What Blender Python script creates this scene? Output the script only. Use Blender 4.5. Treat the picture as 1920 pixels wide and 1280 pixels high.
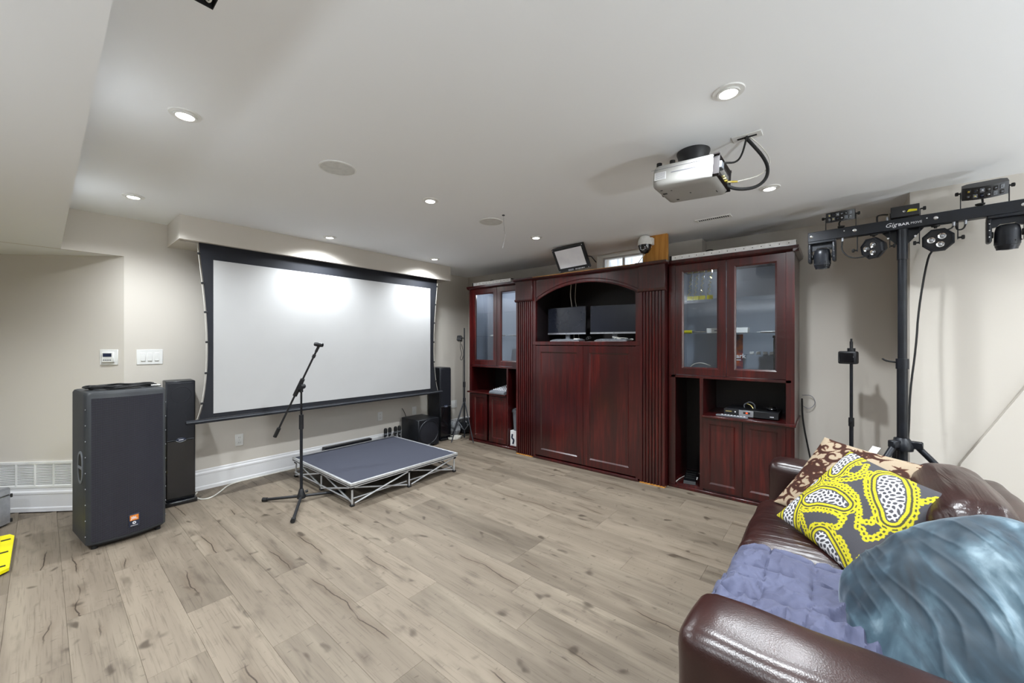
import bpy, bmesh, math, random
from mathutils import Vector, Matrix, noise
random.seed(7)
PI = math.pi
scene = bpy.context.scene
COL = scene.collection
for o in list(bpy.data.objects): bpy.data.objects.remove(o)

# ------------------------------------------------------------------ camera
YAW = math.radians(39.67)
cam_d = bpy.data.cameras.new('camera'); cam = bpy.data.objects.new('camera', cam_d); COL.objects.link(cam)
cam_d.sensor_width = 36.0; cam_d.lens = 732.1/1920*36; cam_d.shift_y = 1.1/1920; cam_d.clip_start = 0.05
cam.location = (0, 0, 1.45); cam.rotation_euler = (PI/2, 0, YAW - PI/2)
scene.camera = cam

# ------------------------------------------------------------------ world, exposure
CE, WS, WC = 2.54, 4.797, 4.62           # ceiling height, screen wall (Y), cabinet wall (X)
w = bpy.data.worlds.new('world'); scene.world = w; w.use_nodes = True
bgn = w.node_tree.nodes['Background']; bgn.inputs[0].default_value = (0.93, 0.96, 1.0, 1); bgn.inputs[1].default_value = 4.0
vs = scene.view_settings
vs.view_transform = 'Standard'; vs.look = 'None'; vs.gamma = 1; vs.use_curve_mapping = False
vs.exposure = 0.22
scene.cycles.use_denoising = True
scene.cycles.max_bounces = 10; scene.cycles.diffuse_bounces = 6; scene.cycles.glossy_bounces = 4
scene.cycles.transparent_max_bounces = 12; scene.cycles.sample_clamp_indirect = 6.0
scene.cycles.caustics_reflective = False; scene.cycles.caustics_refractive = False

# ------------------------------------------------------------------ lamps: the recessed downlights of the room, on one grid
LAMP_W = 92.0
LX = (-1.05, 0.44, 1.91, 3.285); LY = (-1.7, 0.36, 2.40, 4.04)
LAMPS = [(x, y) for x in LX for y in LY ]
def downlight(x, y):
    z = CE if x > 0.1 else 2.2
    d = bpy.data.lights.new('downlight', 'SPOT'); d.energy = LAMP_W; d.color = (0.90, 0.955, 1.0)
    d.spot_size = math.radians(152); d.spot_blend = 0.9; d.shadow_soft_size = 0.035
    o = bpy.data.objects.new('downlight', d); o.location = (x, y, z - 0.03); COL.objects.link(o)
for x, y in LAMPS: downlight(x, y)
# added fill light, unseen at the rear wall behind the viewer
def fill_panel(loc, rz, w_, h_, e):
    d = bpy.data.lights.new('rear_fill', 'AREA'); d.shape = 'RECTANGLE'; d.size = w_; d.size_y = h_; d.energy = e; d.color = (0.94, 0.97, 1.0)
    o = bpy.data.objects.new('rear_fill', d); o.location = loc; o.rotation_euler = (PI/2, 0, rz); COL.objects.link(o)
fill_panel((1.6, -3.9, 1.35), PI, 3.6, 1.5, 70)
# added upward fill spots, unseen behind the viewer, that brighten the ceiling
def uplight(loc, e):
    d = bpy.data.lights.new('ceiling_fill', 'SPOT'); d.energy = e; d.color = (0.86, 0.93, 1.0); d.spot_size = math.radians(165); d.spot_blend = .8; d.shadow_soft_size = .12
    o = bpy.data.objects.new('ceiling_fill', d); o.location = loc; o.rotation_euler = (PI, 0, 0); COL.objects.link(o)
uplight((.5, -3.0, .6), 420); uplight((2.9, -3.3, .6), 130); uplight((-1.7, 1.2, 1.0), 85)

# ------------------------------------------------------------------ material helpers
def lin(c):
    if isinstance(c, str):
        c = [int(c[i:i+2], 16)/255 for i in (1, 3, 5)]
        c = [v/12.92 if v <= .04045 else ((v+.055)/1.055)**2.4 for v in c]
    return (c[0], c[1], c[2], 1.0)
def node(nt, typ, inp=None, **props):
    n = nt.nodes.new(typ)
    for k, v in props.items(): setattr(n, k, v)
    for k, v in (inp or {}).items():
        s = n.inputs[k]
        if isinstance(v, bpy.types.NodeSocket): nt.links.new(v, s)
        else: s.default_value = v
    return n
def mth(nt, op, a, b=0.0, c=0.0, clamp=False):
    n = node(nt, 'ShaderNodeMath', {0: a, 1: b, 2: c}, operation=op); n.use_clamp = clamp
    return n.outputs[0]
def mixc(nt, f, a, b, blend='MIX'):
    n = nt.nodes.new('ShaderNodeMix'); n.data_type = 'RGBA'; n.blend_type = blend
    for s, v in ((n.inputs[0], f), (n.inputs[6], a), (n.inputs[7], b)):
        if isinstance(v, bpy.types.NodeSocket): nt.links.new(v, s)
        else: s.default_value = v
    return n.outputs[2]
def ramp(nt, f, stops):
    n = nt.nodes.new('ShaderNodeValToRGB'); nt.links.new(f, n.inputs[0])
    cr = n.color_ramp
    while len(cr.elements) < len(stops): cr.elements.new(0.5)
    for e, (p, c) in zip(cr.elements, stops): e.position = p; e.color = c if len(c) == 4 else (*c, 1)
    return n.outputs[0]
def sstep(nt, v, a, b):
    n = node(nt, 'ShaderNodeMapRange', {0: v, 1: a, 2: b, 3: 0.0, 4: 1.0}, interpolation_type='SMOOTHSTEP')
    return n.outputs[0]
def newmat(name):
    m = bpy.data.materials.new(name); m.use_nodes = True
    nt = m.node_tree; b = nt.nodes['Principled BSDF']
    return m, nt, b
def coords(nt, scale=(1, 1, 1), space='Object'):
    tc = nt.nodes.new('ShaderNodeTexCoord')
    return node(nt, 'ShaderNodeMapping', {0: tc.outputs[space], 3: scale}).outputs[0]
def mat(name, col, rough=.5, metal=0., coat=0., spec=.5, var=None, bump=None, emis=None, sheen=0.):
    m, nt, b = newmat(name)
    c = lin(col); b.inputs['Base Color'].default_value = c
    b.inputs['Roughness'].default_value = rough; b.inputs['Metallic'].default_value = metal
    b.inputs['Coat Weight'].default_value = coat; b.inputs['Coat Roughness'].default_value = .12
    b.inputs['Specular IOR Level'].default_value = spec; b.inputs['Sheen Weight'].default_value = sheen
    if var:      # (scale, second colour, stretch)
        n = node(nt, 'ShaderNodeTexNoise', {'Vector': coords(nt, var[2] if len(var) > 2 else (1, 1, 1)), 'Scale': var[0], 'Detail': 4.0})
        nt.links.new(mixc(nt, sstep(nt, n.outputs[0], .35, .65), c, lin(var[1])), b.inputs['Base Color'])
    if bump:     # (scale, strength, distance, stretch)
        n = node(nt, 'ShaderNodeTexNoise', {'Vector': coords(nt, bump[3] if len(bump) > 3 else (1, 1, 1)), 'Scale': bump[0], 'Detail': 3.0})
        bn = node(nt, 'ShaderNodeBump', {'Strength': bump[1], 'Distance': bump[2], 'Height': n.outputs[0]})
        nt.links.new(bn.outputs[0], b.inputs['Normal'])
    if emis:
        b.inputs['Emission Color'].default_value = lin(emis[0]); b.inputs['Emission Strength'].default_value = emis[1]
    return m

M = {}
M['wall'] = mat('wall_paint', '#cfc9c0', .75, spec=.3, bump=(260, .05, .002))
M['ceil'] = mat('ceiling_paint', '#f1f3f5', .85, spec=.2, bump=(180, .05, .002))
M['trim'] = mat('white_trim_paint', '#e9e9ea', .35, var=(3, '#e2e2e4'))
M['white'] = mat('white_plastic', '#e8e8e6', .38, var=(8, '#dededb'))
M['white_matte'] = mat('white_matte', '#d4d4d0', .6, var=(30, '#cacac6'))
M['black'] = mat('black_plastic', '#17181b', .42, var=(9, '#1d1e22'))
M['blackm'] = mat('black_powder_coat', '#1b1d22', .38, metal=.3, var=(14, '#20232a'), bump=(400, .08, .001))
M['blackgloss'] = mat('black_gloss', '#0e0f12', .12, coat=.5, var=(4, '#121318'))
M['rubber'] = mat('black_rubber', '#0f0f10', .7, var=(20, '#171717'))
M['alu'] = mat('brushed_aluminium', '#d0d2d4', .36, metal=.55, var=(30, '#c2c4c6'))
M['chrome'] = mat('polished_metal', '#dcdcdc', .15, metal=1., var=(10, '#cfcfcf'))
M['whitewire'] = mat('white_cable', '#dad8d0', .5, var=(20, '#cfcdc4'))
M['yellow'] = mat('yellow_plastic', '#f2e600', .38, var=(6, '#e6da02'))
M['yellowlabel'] = mat('yellow_label', '#d8cf10', .5, var=(9, '#cbc114'))
M['paper'] = mat('white_paper', '#dcdcdc', .7, var=(9, '#d0d0d0'))
M['screen_black'] = mat('screen_border_cloth', '#14161d', .75, var=(5, '#181b24'))
M['screen_white'] = mat('screen_cloth', '#bcbcbc', .85, spec=.15, var=(2, '#b9b9b9'))
M['carpet'] = mat('stage_carpet', '#494b55', .95, spec=.1, var=(300, '#3f414b'), bump=(420, .5, .004))
M['wood_raw'] = mat('raw_timber', '#c78d3f', .55, var=(6, '#b0752c', (6, 6, .5)))
M['niche'] = mat('dark_laminate', '#120d0e', .45, var=(12, '#191214', (8, 8, 1)))
M['lcd'] = mat('lcd_panel', '#1a1d26', .22, var=(3, '#1d2029'))
M['lamp'] = mat('lamp_lens', '#ffffff', .3, emis=('#fffaf0', 14.))
M['led_white'] = mat('flood_diffuser', '#f0f0f5', .35, var=(7, '#e9e9f0'))
M['galv'] = mat('galvanised_steel', '#c9ccd0', .4, metal=.6, var=(8, '#aeb2b6'))
M['grey'] = mat('grey_plastic', '#6c7076', .45, var=(8, '#5f6369'))
M['silver'] = mat('silver_plastic', '#b9bcc2', .3, metal=.7, var=(20, '#aaadb4'))
M['orange'] = mat('orange_badge', '#e0842c', .4, var=(10, '#d97a22'))
M['badge_blue'] = mat('badge_blue', '#232a3c', .3, var=(9, '#27304a'))
M['ink'] = mat('white_ink', '#e6e6ea', .5, var=(9, '#dcdce2'))
M['greyink'] = mat('grey_ink', '#6f7078', .6, var=(9, '#7a7b84'))
M['purple'] = mat('printed_card', '#4a1d3f', .5, var=(18, '#b3541c'))
M['brass'] = mat('brass_twist', '#c9b24a', .3, metal=.8, var=(30, '#e0d9b0'))
M['bag'] = mat('black_bag_film', '#15181c', .3, var=(9, '#1f2429'), bump=(14, .8, .03))
M['clearbag'] = mat('clear_film', '#aeb1b4', .25, var=(20, '#8e9296'), bump=(20, .8, .03))
M['paleback'] = mat('pale_laminate', '#a9b0bd', .35, var=(2, '#a4abb8'))
M['pashell'] = mat('dark_grey_shell', '#2a2d32', .5, var=(6, '#303335'), bump=(300, .1, .001))
M['projwhite'] = mat('projector_shell', '#a9a8a5', .45, var=(9, '#a5a4a0'))
M['brightwhite'] = mat('bright_white_strip', '#f6f6f6', .45, var=(30, '#eaeaea'))
M['zip'] = mat('zipper_tape', '#5a5245', .6, bump=(300, .4, .003))

def wood_mat():
    m, nt, b = newmat('mahogany_veneer')
    v = coords(nt, (26, 26, 1.6)); v2 = coords(nt, (3, 3, .6))
    n1 = node(nt, 'ShaderNodeTexNoise', {'Vector': v, 'Scale': 1.6, 'Detail': 6.0, 'Distortion': .4})
    n2 = node(nt, 'ShaderNodeTexNoise', {'Vector': v2, 'Scale': 1.4, 'Detail': 3.0})
    c = ramp(nt, n1.outputs[0], [(.3, lin('#260607')), (.55, lin('#420b0b')), (.75, lin('#57150f'))])
    c = mixc(nt, sstep(nt, n2.outputs[0], .4, .7), c, lin('#2a0809'))
    nt.links.new(c, b.inputs['Base Color'])
    b.inputs['Roughness'].default_value = .30; b.inputs['Coat Weight'].default_value = .55; b.inputs['Coat Roughness'].default_value = .18
    return m
M['wood'] = wood_mat()

def plank_mat():
    m, nt, b = newmat('oak_laminate')
    oi = nt.nodes.new('ShaderNodeObjectInfo').outputs['Random']
    W = mth(nt, 'MULTIPLY', oi, 97.0)
    tc = nt.nodes.new('ShaderNodeTexCoord').outputs['Object']
    sep = node(nt, 'ShaderNodeSeparateXYZ', {0: tc})
    def nz(scale, sc, det=3.0, w=W, dist=0.):
        mp = node(nt, 'ShaderNodeMapping', {0: tc, 3: scale}).outputs[0]
        return node(nt, 'ShaderNodeTexNoise', {'Vector': mp, 'W': w, 'Scale': sc, 'Detail': det, 'Distortion': dist}, noise_dimensions='4D').outputs[0]
    broad = nz((9, .9, 1), 1., 3.)
    fine = nz((150, 5, 1), 1., 4.)
    mott = nz((9, 2.4, 1), 1.6, 4., mth(nt, 'ADD', W, 11.))
    tone = mth(nt, 'FRACT', mth(nt, 'MULTIPLY', oi, 7.31))
    c = ramp(nt, broad, [(.30, lin('#4e453a')), (.5, lin('#675d51')), (.72, lin('#827869'))])
    c = mixc(nt, mth(nt, 'MULTIPLY', tone, .7), c, lin('#85796a'))
    c = mixc(nt, mth(nt, 'MULTIPLY', sstep(nt, fine, .5, .72), .38), c, lin('#43392f'))
    c = mixc(nt, mth(nt, 'MULTIPLY', sstep(nt, mott, .52, .74), .5), c, lin('#3d332a'))
    # wandering crack
    wv = nz((.0001, 2.4, 1), 1., 5., mth(nt, 'ADD', W, 31.))
    off = mth(nt, 'MULTIPLY', mth(nt, 'SUBTRACT', mth(nt, 'FRACT', mth(nt, 'MULTIPLY', oi, 13.7)), .5), .12)
    xx = mth(nt, 'ADD', sep.outputs[0], mth(nt, 'ADD', off, mth(nt, 'MULTIPLY', mth(nt, 'SUBTRACT', wv, .5), .16)))
    d = mth(nt, 'ABSOLUTE', xx)
    gate = sstep(nt, nz((.0001, 1.5, 1), 1., 2., mth(nt, 'ADD', W, 53.)), .52, .60)
    crack = mth(nt, 'MULTIPLY', mth(nt, 'SUBTRACT', 1., sstep(nt, d, .0010, .0048)), gate)
    halo = mth(nt, 'MULTIPLY', mth(nt, 'MULTIPLY', mth(nt, 'SUBTRACT', 1., sstep(nt, d, .003, .045)), gate), .45)
    c = mixc(nt, halo, c, lin('#5e5143'))
    c = mixc(nt, mth(nt, 'MULTIPLY', crack, .9), c, lin('#352b22'))
    # knots and cross ticks
    kn = nz((12, 8, 1), 1.0, 1., mth(nt, 'ADD', W, 71.), .4)
    c = mixc(nt, mth(nt, 'MULTIPLY', sstep(nt, kn, .64, .76), .75), c, lin('#33291f'))
    tick = nz((24, 60, 1), 1., 2., mth(nt, 'ADD', W, 5.))
    c = mixc(nt, mth(nt, 'MULTIPLY', sstep(nt, tick, .64, .74), .4), c, lin('#372d24'))
    nt.links.new(c, b.inputs['Base Color'])
    b.inputs['Roughness'].default_value = .58; b.inputs['Specular IOR Level'].default_value = .3
    hgt = mth(nt, 'SUBTRACT', fine, mth(nt, 'MULTIPLY', crack, 2.))
    bn = node(nt, 'ShaderNodeBump', {'Strength': .12, 'Distance': .002, 'Height': hgt})
    nt.links.new(bn.outputs[0], b.inputs['Normal'])
    return m
M['plank'] = plank_mat()

def grille_mat(name, base, dot, pitch=.0062):
    m, nt, b = newmat(name)
    tc = nt.nodes.new('ShaderNodeTexCoord').outputs['Object']
    s = node(nt, 'ShaderNodeSeparateXYZ', {0: tc})
    k = 2*PI/pitch
    a = mth(nt, 'SINE', mth(nt, 'MULTIPLY', mth(nt, 'ADD', s.outputs[0], mth(nt, 'MULTIPLY', s.outputs[2], .577)), k))
    c2 = mth(nt, 'SINE', mth(nt, 'MULTIPLY', mth(nt, 'SUBTRACT', s.outputs[0], mth(nt, 'MULTIPLY', s.outputs[2], .577)), k))
    h = mth(nt, 'MULTIPLY', a, c2)
    nz = node(nt, 'ShaderNodeTexNoise', {'Vector': tc, 'Scale': 5., 'Detail': 3.}).outputs[0]
    col = mixc(nt, sstep(nt, h, .0, .5), lin(base), lin(dot))
    nt.links.new(mixc(nt, mth(nt, 'MULTIPLY', sstep(nt, nz, .5, .8), .3), col, lin('#2c2d35')), b.inputs['Base Color'])
    b.inputs['Roughness'].default_value = .45; b.inputs['Metallic'].default_value = .25
    bn = node(nt, 'ShaderNodeBump', {'Strength': .5, 'Distance': .0015, 'Height': h})
    nt.links.new(bn.outputs[0], b.inputs['Normal'])
    return m
M['grille'] = grille_mat('perforated_steel_grille', '#121319', '#4c4c5a', .0105)
M['cloth_grille'] = mat('speaker_cloth', '#10121a', .6, var=(300, '#151823'), bump=(500, .2, .001))

def leather_mat(name, stretch, strength):
    m, nt, b = newmat(name)
    v = coords(nt, (1, 1, 1)); vs_ = coords(nt, stretch)
    n1 = node(nt, 'ShaderNodeTexNoise', {'Vector': v, 'Scale': 5., 'Detail': 3.}).outputs[0]
    c = mixc(nt, sstep(nt, n1, .35, .7), lin('#261210'), lin('#331b18'))
    nt.links.new(c, b.inputs['Base Color'])
    b.inputs['Roughness'].default_value = .3; b.inputs['Specular IOR Level'].default_value = .6
    g = node(nt, 'ShaderNodeTexVoronoi', {'Vector': v, 'Scale': 230.}).outputs[0]
    n2 = node(nt, 'ShaderNodeTexNoise', {'Vector': vs_, 'Scale': 1., 'Detail': 4., 'Distortion': .6}).outputs[0]
    h = mth(nt, 'ADD', mth(nt, 'MULTIPLY', g, .016), mth(nt, 'MULTIPLY', n2, strength))
    bn = node(nt, 'ShaderNodeBump', {'Strength': .6, 'Distance': .02, 'Height': h})
    nt.links.new(bn.outputs[0], b.inputs['Normal'])
    return m
M['leather'] = leather_mat('brown_leather', (3, 3, 3), .14)
M['leather_seat'] = leather_mat('creased_brown_leather', (26, 2.2, 4), .7)
M['leather_back'] = leather_mat('creased_brown_leather_back', (2.0, 22, 22), .7)

def velvet_mat():
    m, nt, b = newmat('blue_crushed_velvet')
    v = coords(nt, (2.2, 7.5, 3))
    n1 = node(nt, 'ShaderNodeTexNoise', {'Vector': v, 'Scale': 1.4, 'Detail': 6., 'Distortion': 1.2}).outputs[0]
    n2 = node(nt, 'ShaderNodeTexNoise', {'Vector': coords(nt, (4, 4, 4)), 'Scale': 1.4, 'Detail': 4., 'Distortion': .8}).outputs[0]
    c = ramp(nt, mth(nt, 'ADD', mth(nt, 'MULTIPLY', n1, .6), mth(nt, 'MULTIPLY', n2, .4)), [(.36, lin('#15232d')), (.5, lin('#263a47')), (.6, lin('#48606d')), (.7, lin('#8fa5b0'))])
    nt.links.new(c, b.inputs['Base Color'])
    b.inputs['Roughness'].default_value = .6; b.inputs['Sheen Weight'].default_value = .3; b.inputs['Sheen Roughness'].default_value = .35
    b.inputs['Sheen Tint'].default_value = (.8, .9, 1, 1)
    return m
M['velvet'] = velvet_mat()
def attr_mat():
    m, nt, b = newmat('embroidered_cotton')
    a = node(nt, 'ShaderNodeAttribute', attribute_name='pattern')
    n2 = node(nt, 'ShaderNodeTexNoise', {'Vector': coords(nt), 'Scale': 260., 'Detail': 2.}).outputs[0]
    nt.links.new(mixc(nt, mth(nt, 'MULTIPLY', n2, .25), a.outputs[0], lin('#3a3a3c'), 'MULTIPLY'), b.inputs['Base Color'])
    b.inputs['Roughness'].default_value = .75; b.inputs['Specular IOR Level'].default_value = .25
    return m
M['paisley'] = attr_mat()
M['quilt'] = mat('periwinkle_quilt', '#484b64', .72, sheen=.05, var=(6, '#50546e'), bump=(40, .35, .006, (1, 1, 1)))

def glass_mat():
    m = bpy.data.materials.new('clear_glass'); m.use_nodes = True; nt = m.node_tree
    nt.nodes.clear()
    out = nt.nodes.new('ShaderNodeOutputMaterial')
    fr = node(nt, 'ShaderNodeFresnel', {'IOR': 1.5})
    tr = node(nt, 'ShaderNodeBsdfTransparent', {0: (.93, .95, .96, 1)}); gl = node(nt, 'ShaderNodeBsdfGlossy', {0: (1, 1, 1, 1), 1: .01})
    bf = nt.nodes.new('ShaderNodeNewGeometry').outputs['Backfacing']
    mx = node(nt, 'ShaderNodeMixShader', {0: mth(nt, 'MULTIPLY', mth(nt, 'MULTIPLY', fr.outputs[0], 1.9, clamp=True), mth(nt, 'SUBTRACT', 1., bf)), 1: tr.outputs[0], 2: gl.outputs[0]})
    nt.links.new(mx.outputs[0], out.inputs[0])
    return m
M['glass'] = glass_mat()

# ------------------------------------------------------------------ geometry helpers
class MB:
    def __init__(s): s.bm = bmesh.new()
    def _add(s, verts, faces, Mx=None):
        vs = [s.bm.verts.new((Mx @ Vector(v)) if Mx is not None else v) for v in verts]
        for f in faces:
            try: s.bm.faces.new([vs[i] for i in f])
            except ValueError: pass
        return s
    def box(s, x0, x1, y0, y1, z0, z1, bev=0., Mx=None, seg=1):
        if bev:
            t = bmesh.new(); bmesh.ops.create_cube(t, size=1)
            for v in t.verts: v.co = Vector((x0+(v.co.x+.5)*(x1-x0), y0+(v.co.y+.5)*(y1-y0), z0+(v.co.z+.5)*(z1-z0)))
            bmesh.ops.bevel(t, geom=list(t.edges), offset=bev, segments=seg, affect='EDGES', profile=.5)
            t.verts.index_update()
            s._add([v.co.copy() for v in t.verts], [[v.index for v in f.verts] for f in t.faces], Mx); t.free(); return s
        v = [(x, y, z) for x in (x0, x1) for y in (y0, y1) for z in (z0, z1)]
        return s._add(v, [(0, 1, 3, 2), (4, 6, 7, 5), (0, 4, 5, 1), (2, 3, 7, 6), (0, 2, 6, 4), (1, 5, 7, 3)], Mx)
    def tube(s, pts, r, seg=8, smooth=0, closed=False, radii=None, Mx=None):
        P = [Vector(p) for p in pts]
        for _ in range(smooth):
            Q = []
            n = len(P)
            rng = range(n) if closed else range(n-1)
            if not closed: Q.append(P[0])
            for i in rng:
                a, b = P[i], P[(i+1) % n]
                Q += [a*.75+b*.25, a*.25+b*.75]
            if not closed: Q.append(P[-1])
            P = Q
        n = len(P); vs = []; prev = None
        for i, p in enumerate(P):
            if closed: t = P[(i+1) % n]-P[i-1]
            else: t = P[min(i+1, n-1)]-P[max(i-1, 0)]
            t.normalize()
            if prev is None:
                a = Vector((0, 0, 1)) if abs(t.z) < .9 else Vector((1, 0, 0))
                u = t.cross(a).normalized()
            else:
                u = prev - t*prev.dot(t)
                u = u.normalized() if u.length > 1e-6 else t.cross(Vector((.3, .5, .8))).normalized()
            prev = u; v = t.cross(u)
            rr = radii[min(i*len(radii)//n, len(radii)-1)] if radii else r
            for k in range(seg):
                a = 2*PI*k/seg; vs.append(p+u*math.cos(a)*rr+v*math.sin(a)*rr)
        fs = []
        for i in range(n if closed else n-1):
            j = (i+1) % n
            for k in range(seg): fs.append((i*seg+k, i*seg+(k+1) % seg, j*seg+(k+1) % seg, j*seg+k))
        if not closed: fs += [tuple(range(seg))[::-1], tuple((n-1)*seg+k for k in range(seg))]
        return s._add(vs, fs, Mx)
    def lathe(s, prof, seg=24, Mx=None):      # profile [(r, z)] about local z
        vs = []; fs = []
        for r, z in prof:
            for k in range(seg): a = 2*PI*k/seg; vs.append((r*math.cos(a), r*math.sin(a), z))
        n = len(prof)
        for i in range(n-1):
            for k in range(seg): fs.append((i*seg+k, i*seg+(k+1) % seg, (i+1)*seg+(k+1) % seg, (i+1)*seg+k))
        ring = tuple(prof[0]) == tuple(prof[-1])
        if prof[0][0] > 1e-5 and not ring: fs.append(tuple(range(seg))[::-1])
        if prof[-1][0] > 1e-5 and not ring: fs.append(tuple((n-1)*seg+k for k in range(seg)))
        return s._add(vs, fs, Mx)
    def cyl(s, p0, p1, r, seg=16, r1=None): 
        p0, p1 = Vector(p0), Vector(p1); d = p1-p0
        return s.lathe([(r, 0), (r if r1 is None else r1, d.length)], seg, Matrix.Translation(p0) @ d.to_track_quat('Z', 'Y').to_matrix().to_4x4())
    def prism(s, poly, z0, z1, Mx=None):      # polygon in local xy, extruded along local z
        n = len(poly)
        v = [(x, y, z0) for x, y in poly]+[(x, y, z1) for x, y in poly]
        return s._add(v, [tuple(range(n))[::-1], tuple(range(n, 2*n))]+[(i, (i+1) % n, n+(i+1) % n, n+i) for i in range(n)], Mx)
    def ball(s, c, r, sc=(1, 1, 1), seg=12, Mx=None):
        pr = [(math.sin(PI*i/seg)*r, -math.cos(PI*i/seg)*r) for i in range(seg+1)]
        pr[0] = (0, -r); pr[-1] = (0, r)
        T_ = Matrix.Translation(c) @ Matrix.Diagonal((*sc, 1))
        return s.lathe(pr, seg*2, (Mx @ T_) if Mx is not None else T_)
    def frame(s, a0, a1, b0, b1, w, d0, d1, slope=0., drop=0., Mx=None):
        # picture-frame ring in local xy; front at z=d1, back at z=d0; inner edge may slope in by `slope` and back by `drop`
        def rect(i, z): return [(a0+i, b0+i, z), (a1-i, b0+i, z), (a1-i, b1-i, z), (a0+i, b1-i, z)]
        v = rect(0, d0)+rect(0, d1)+rect(w, d1)+rect(w+slope, d1-drop)+rect(w+slope, d0)
        f = []
        for L in range(4):
            for i in range(4): f.append((L*4+i, L*4+(i+1) % 4, (L+1)*4+(i+1) % 4, (L+1)*4+i))
        for i in range(4): f.append((16+i, 16+(i+1) % 4, (i+1) % 4, i))
        return s._add(v, f, Mx)
    def xform(s, Mx): s.bm.transform(Mx); return s
    def build(s, name, m, parent=None, local=False, ang=38, kind=None, label=None):
        bm = s.bm
        bmesh.ops.remove_doubles(bm, verts=bm.verts, dist=1e-6)
        bmesh.ops.recalc_face_normals(bm, faces=bm.faces)
        if parent is not None and not local: bm.transform(world_of(parent).inverted())
        ca = math.radians(ang)
        for f in bm.faces: f.smooth = True
        for e in bm.edges: e.smooth = (len(e.link_faces) == 2 and e.calc_face_angle(0) < ca)
        me = bpy.data.meshes.new(name); bm.to_mesh(me); bm.free()
        me.materials.append(M[m] if isinstance(m, str) else m)
        o = bpy.data.objects.new(name, me); COL.objects.link(o)
        if parent is not None: o.parent = parent
        if kind: o['kind'] = kind
        if label: o['label'] = label
        return o
def world_of(o):
    m = o.matrix_basis.copy()
    while o.parent: o = o.parent; m = o.matrix_basis @ m
    return m
def thing(name, label, cat, loc=(0, 0, 0), rz=0., group=None, rot=None):
    o = bpy.data.objects.new(name, None); COL.objects.link(o)
    o.empty_display_size = .05
    Mx = Matrix.Translation(loc) @ (rot.to_4x4() if rot is not None else Matrix.Rotation(rz, 4, 'Z'))
    o.matrix_basis = Mx
    tag(o, label, cat, group); return o
def tag(o, label, cat, group=None):
    o['label'] = label; o['category'] = cat
    if group: o['group'] = group
    return o
def solo(mb, name, m, label, cat, loc=(0, 0, 0), group=None, ang=38, rz=0.):
    # a thing that is one mesh, its origin at its base
    Mx = Matrix.Translation(loc) @ Matrix.Rotation(rz, 4, 'Z')
    mb.bm.transform(Mx.inverted())
    o = mb.build(name, m, ang=ang); o.matrix_basis = Mx
    return tag(o, label, cat, group)
def dup(root, Mx, label=None):
    def cp(o, par):
        c = o.copy(); COL.objects.link(c)
        if par is not None: c.parent = par
        for ch in list(o.children): cp(ch, c)
        return c
    r = cp(root, None); r.matrix_basis = Mx
    if label: r['label'] = label
    return r
def text(s, size, shear=0., depth=.0006, bold=False):
    cu = bpy.data.curves.new('lettering', 'FONT'); cu.body = s; cu.size = size; cu.shear = shear; cu.extrude = depth
    cu.align_x = 'LEFT'; cu.resolution_u = 2
    if bold: cu.offset = size*.022
    o = bpy.data.objects.new('lettering', cu); COL.objects.link(o)
    bpy.context.view_layer.update()
    me = bpy.data.meshes.new_from_object(o.evaluated_get(bpy.context.evaluated_depsgraph_get()))
    bpy.data.objects.remove(o); mb = MB(); mb.bm.from_mesh(me); bpy.data.meshes.remove(me)
    xs = [v.co.x for v in mb.bm.verts]
    return mb, (max(xs) if xs else 0)
def softbox(size, r, n=14, fn=None, Mx=None):
    t = bmesh.new(); bmesh.ops.create_cube(t, size=2)
    bmesh.ops.subdivide_edges(t, edges=t.edges, cuts=n, use_grid_fill=True)
    h = Vector(size)/2; rr = min(r, min(h))
    for v in t.verts:
        p = Vector([math.copysign(1-(1-abs(c))**1.35, c)*hh for c, hh in zip(v.co, h)])
        q = Vector([max(-(hh-rr), min(hh-rr, c)) for c, hh in zip(p, h)])
        d = p-q
        if d.length > 1e-9: p = q+d.normalized()*rr
        nrm = d.normalized() if d.length > 1e-9 else Vector((0, 0, 1))
        if fn: p = fn(p, nrm)
        v.co = p
    mb = MB(); mb.bm.free(); mb.bm = t
    if Mx is not None: t.transform(Mx)
    return mb
def struct(mb, name, m, parent=None, ang=38):
    o = mb.build(name, m, parent, ang=ang)
    if parent is None: o['kind'] = 'structure'
    return o
YZ = Matrix(((0, 0, -1, 0), (-1, 0, 0, 0), (0, 1, 0, 0), (0, 0, 0, 1)))  # local x -> -Y, y -> Z, z(front) -> -X
def yz(x): return Matrix.Translation((x, 0, 0)) @ YZ                   # face looking towards -X at X = x ; local x = -Y
XZ = Matrix(((1, 0, 0, 0), (0, 0, -1, 0), (0, 1, 0, 0), (0, 0, 0, 1)))   # local x -> X, y -> Z, z(front) -> -Y
def xz(y): return Matrix.Translation((0, y, 0)) @ XZ

# ================================================================== SETTING
floor = struct(MB().box(-4.2, 4.62, -4.0, 8.2, -.12, -.0125), 'floor', 'plank')
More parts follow.
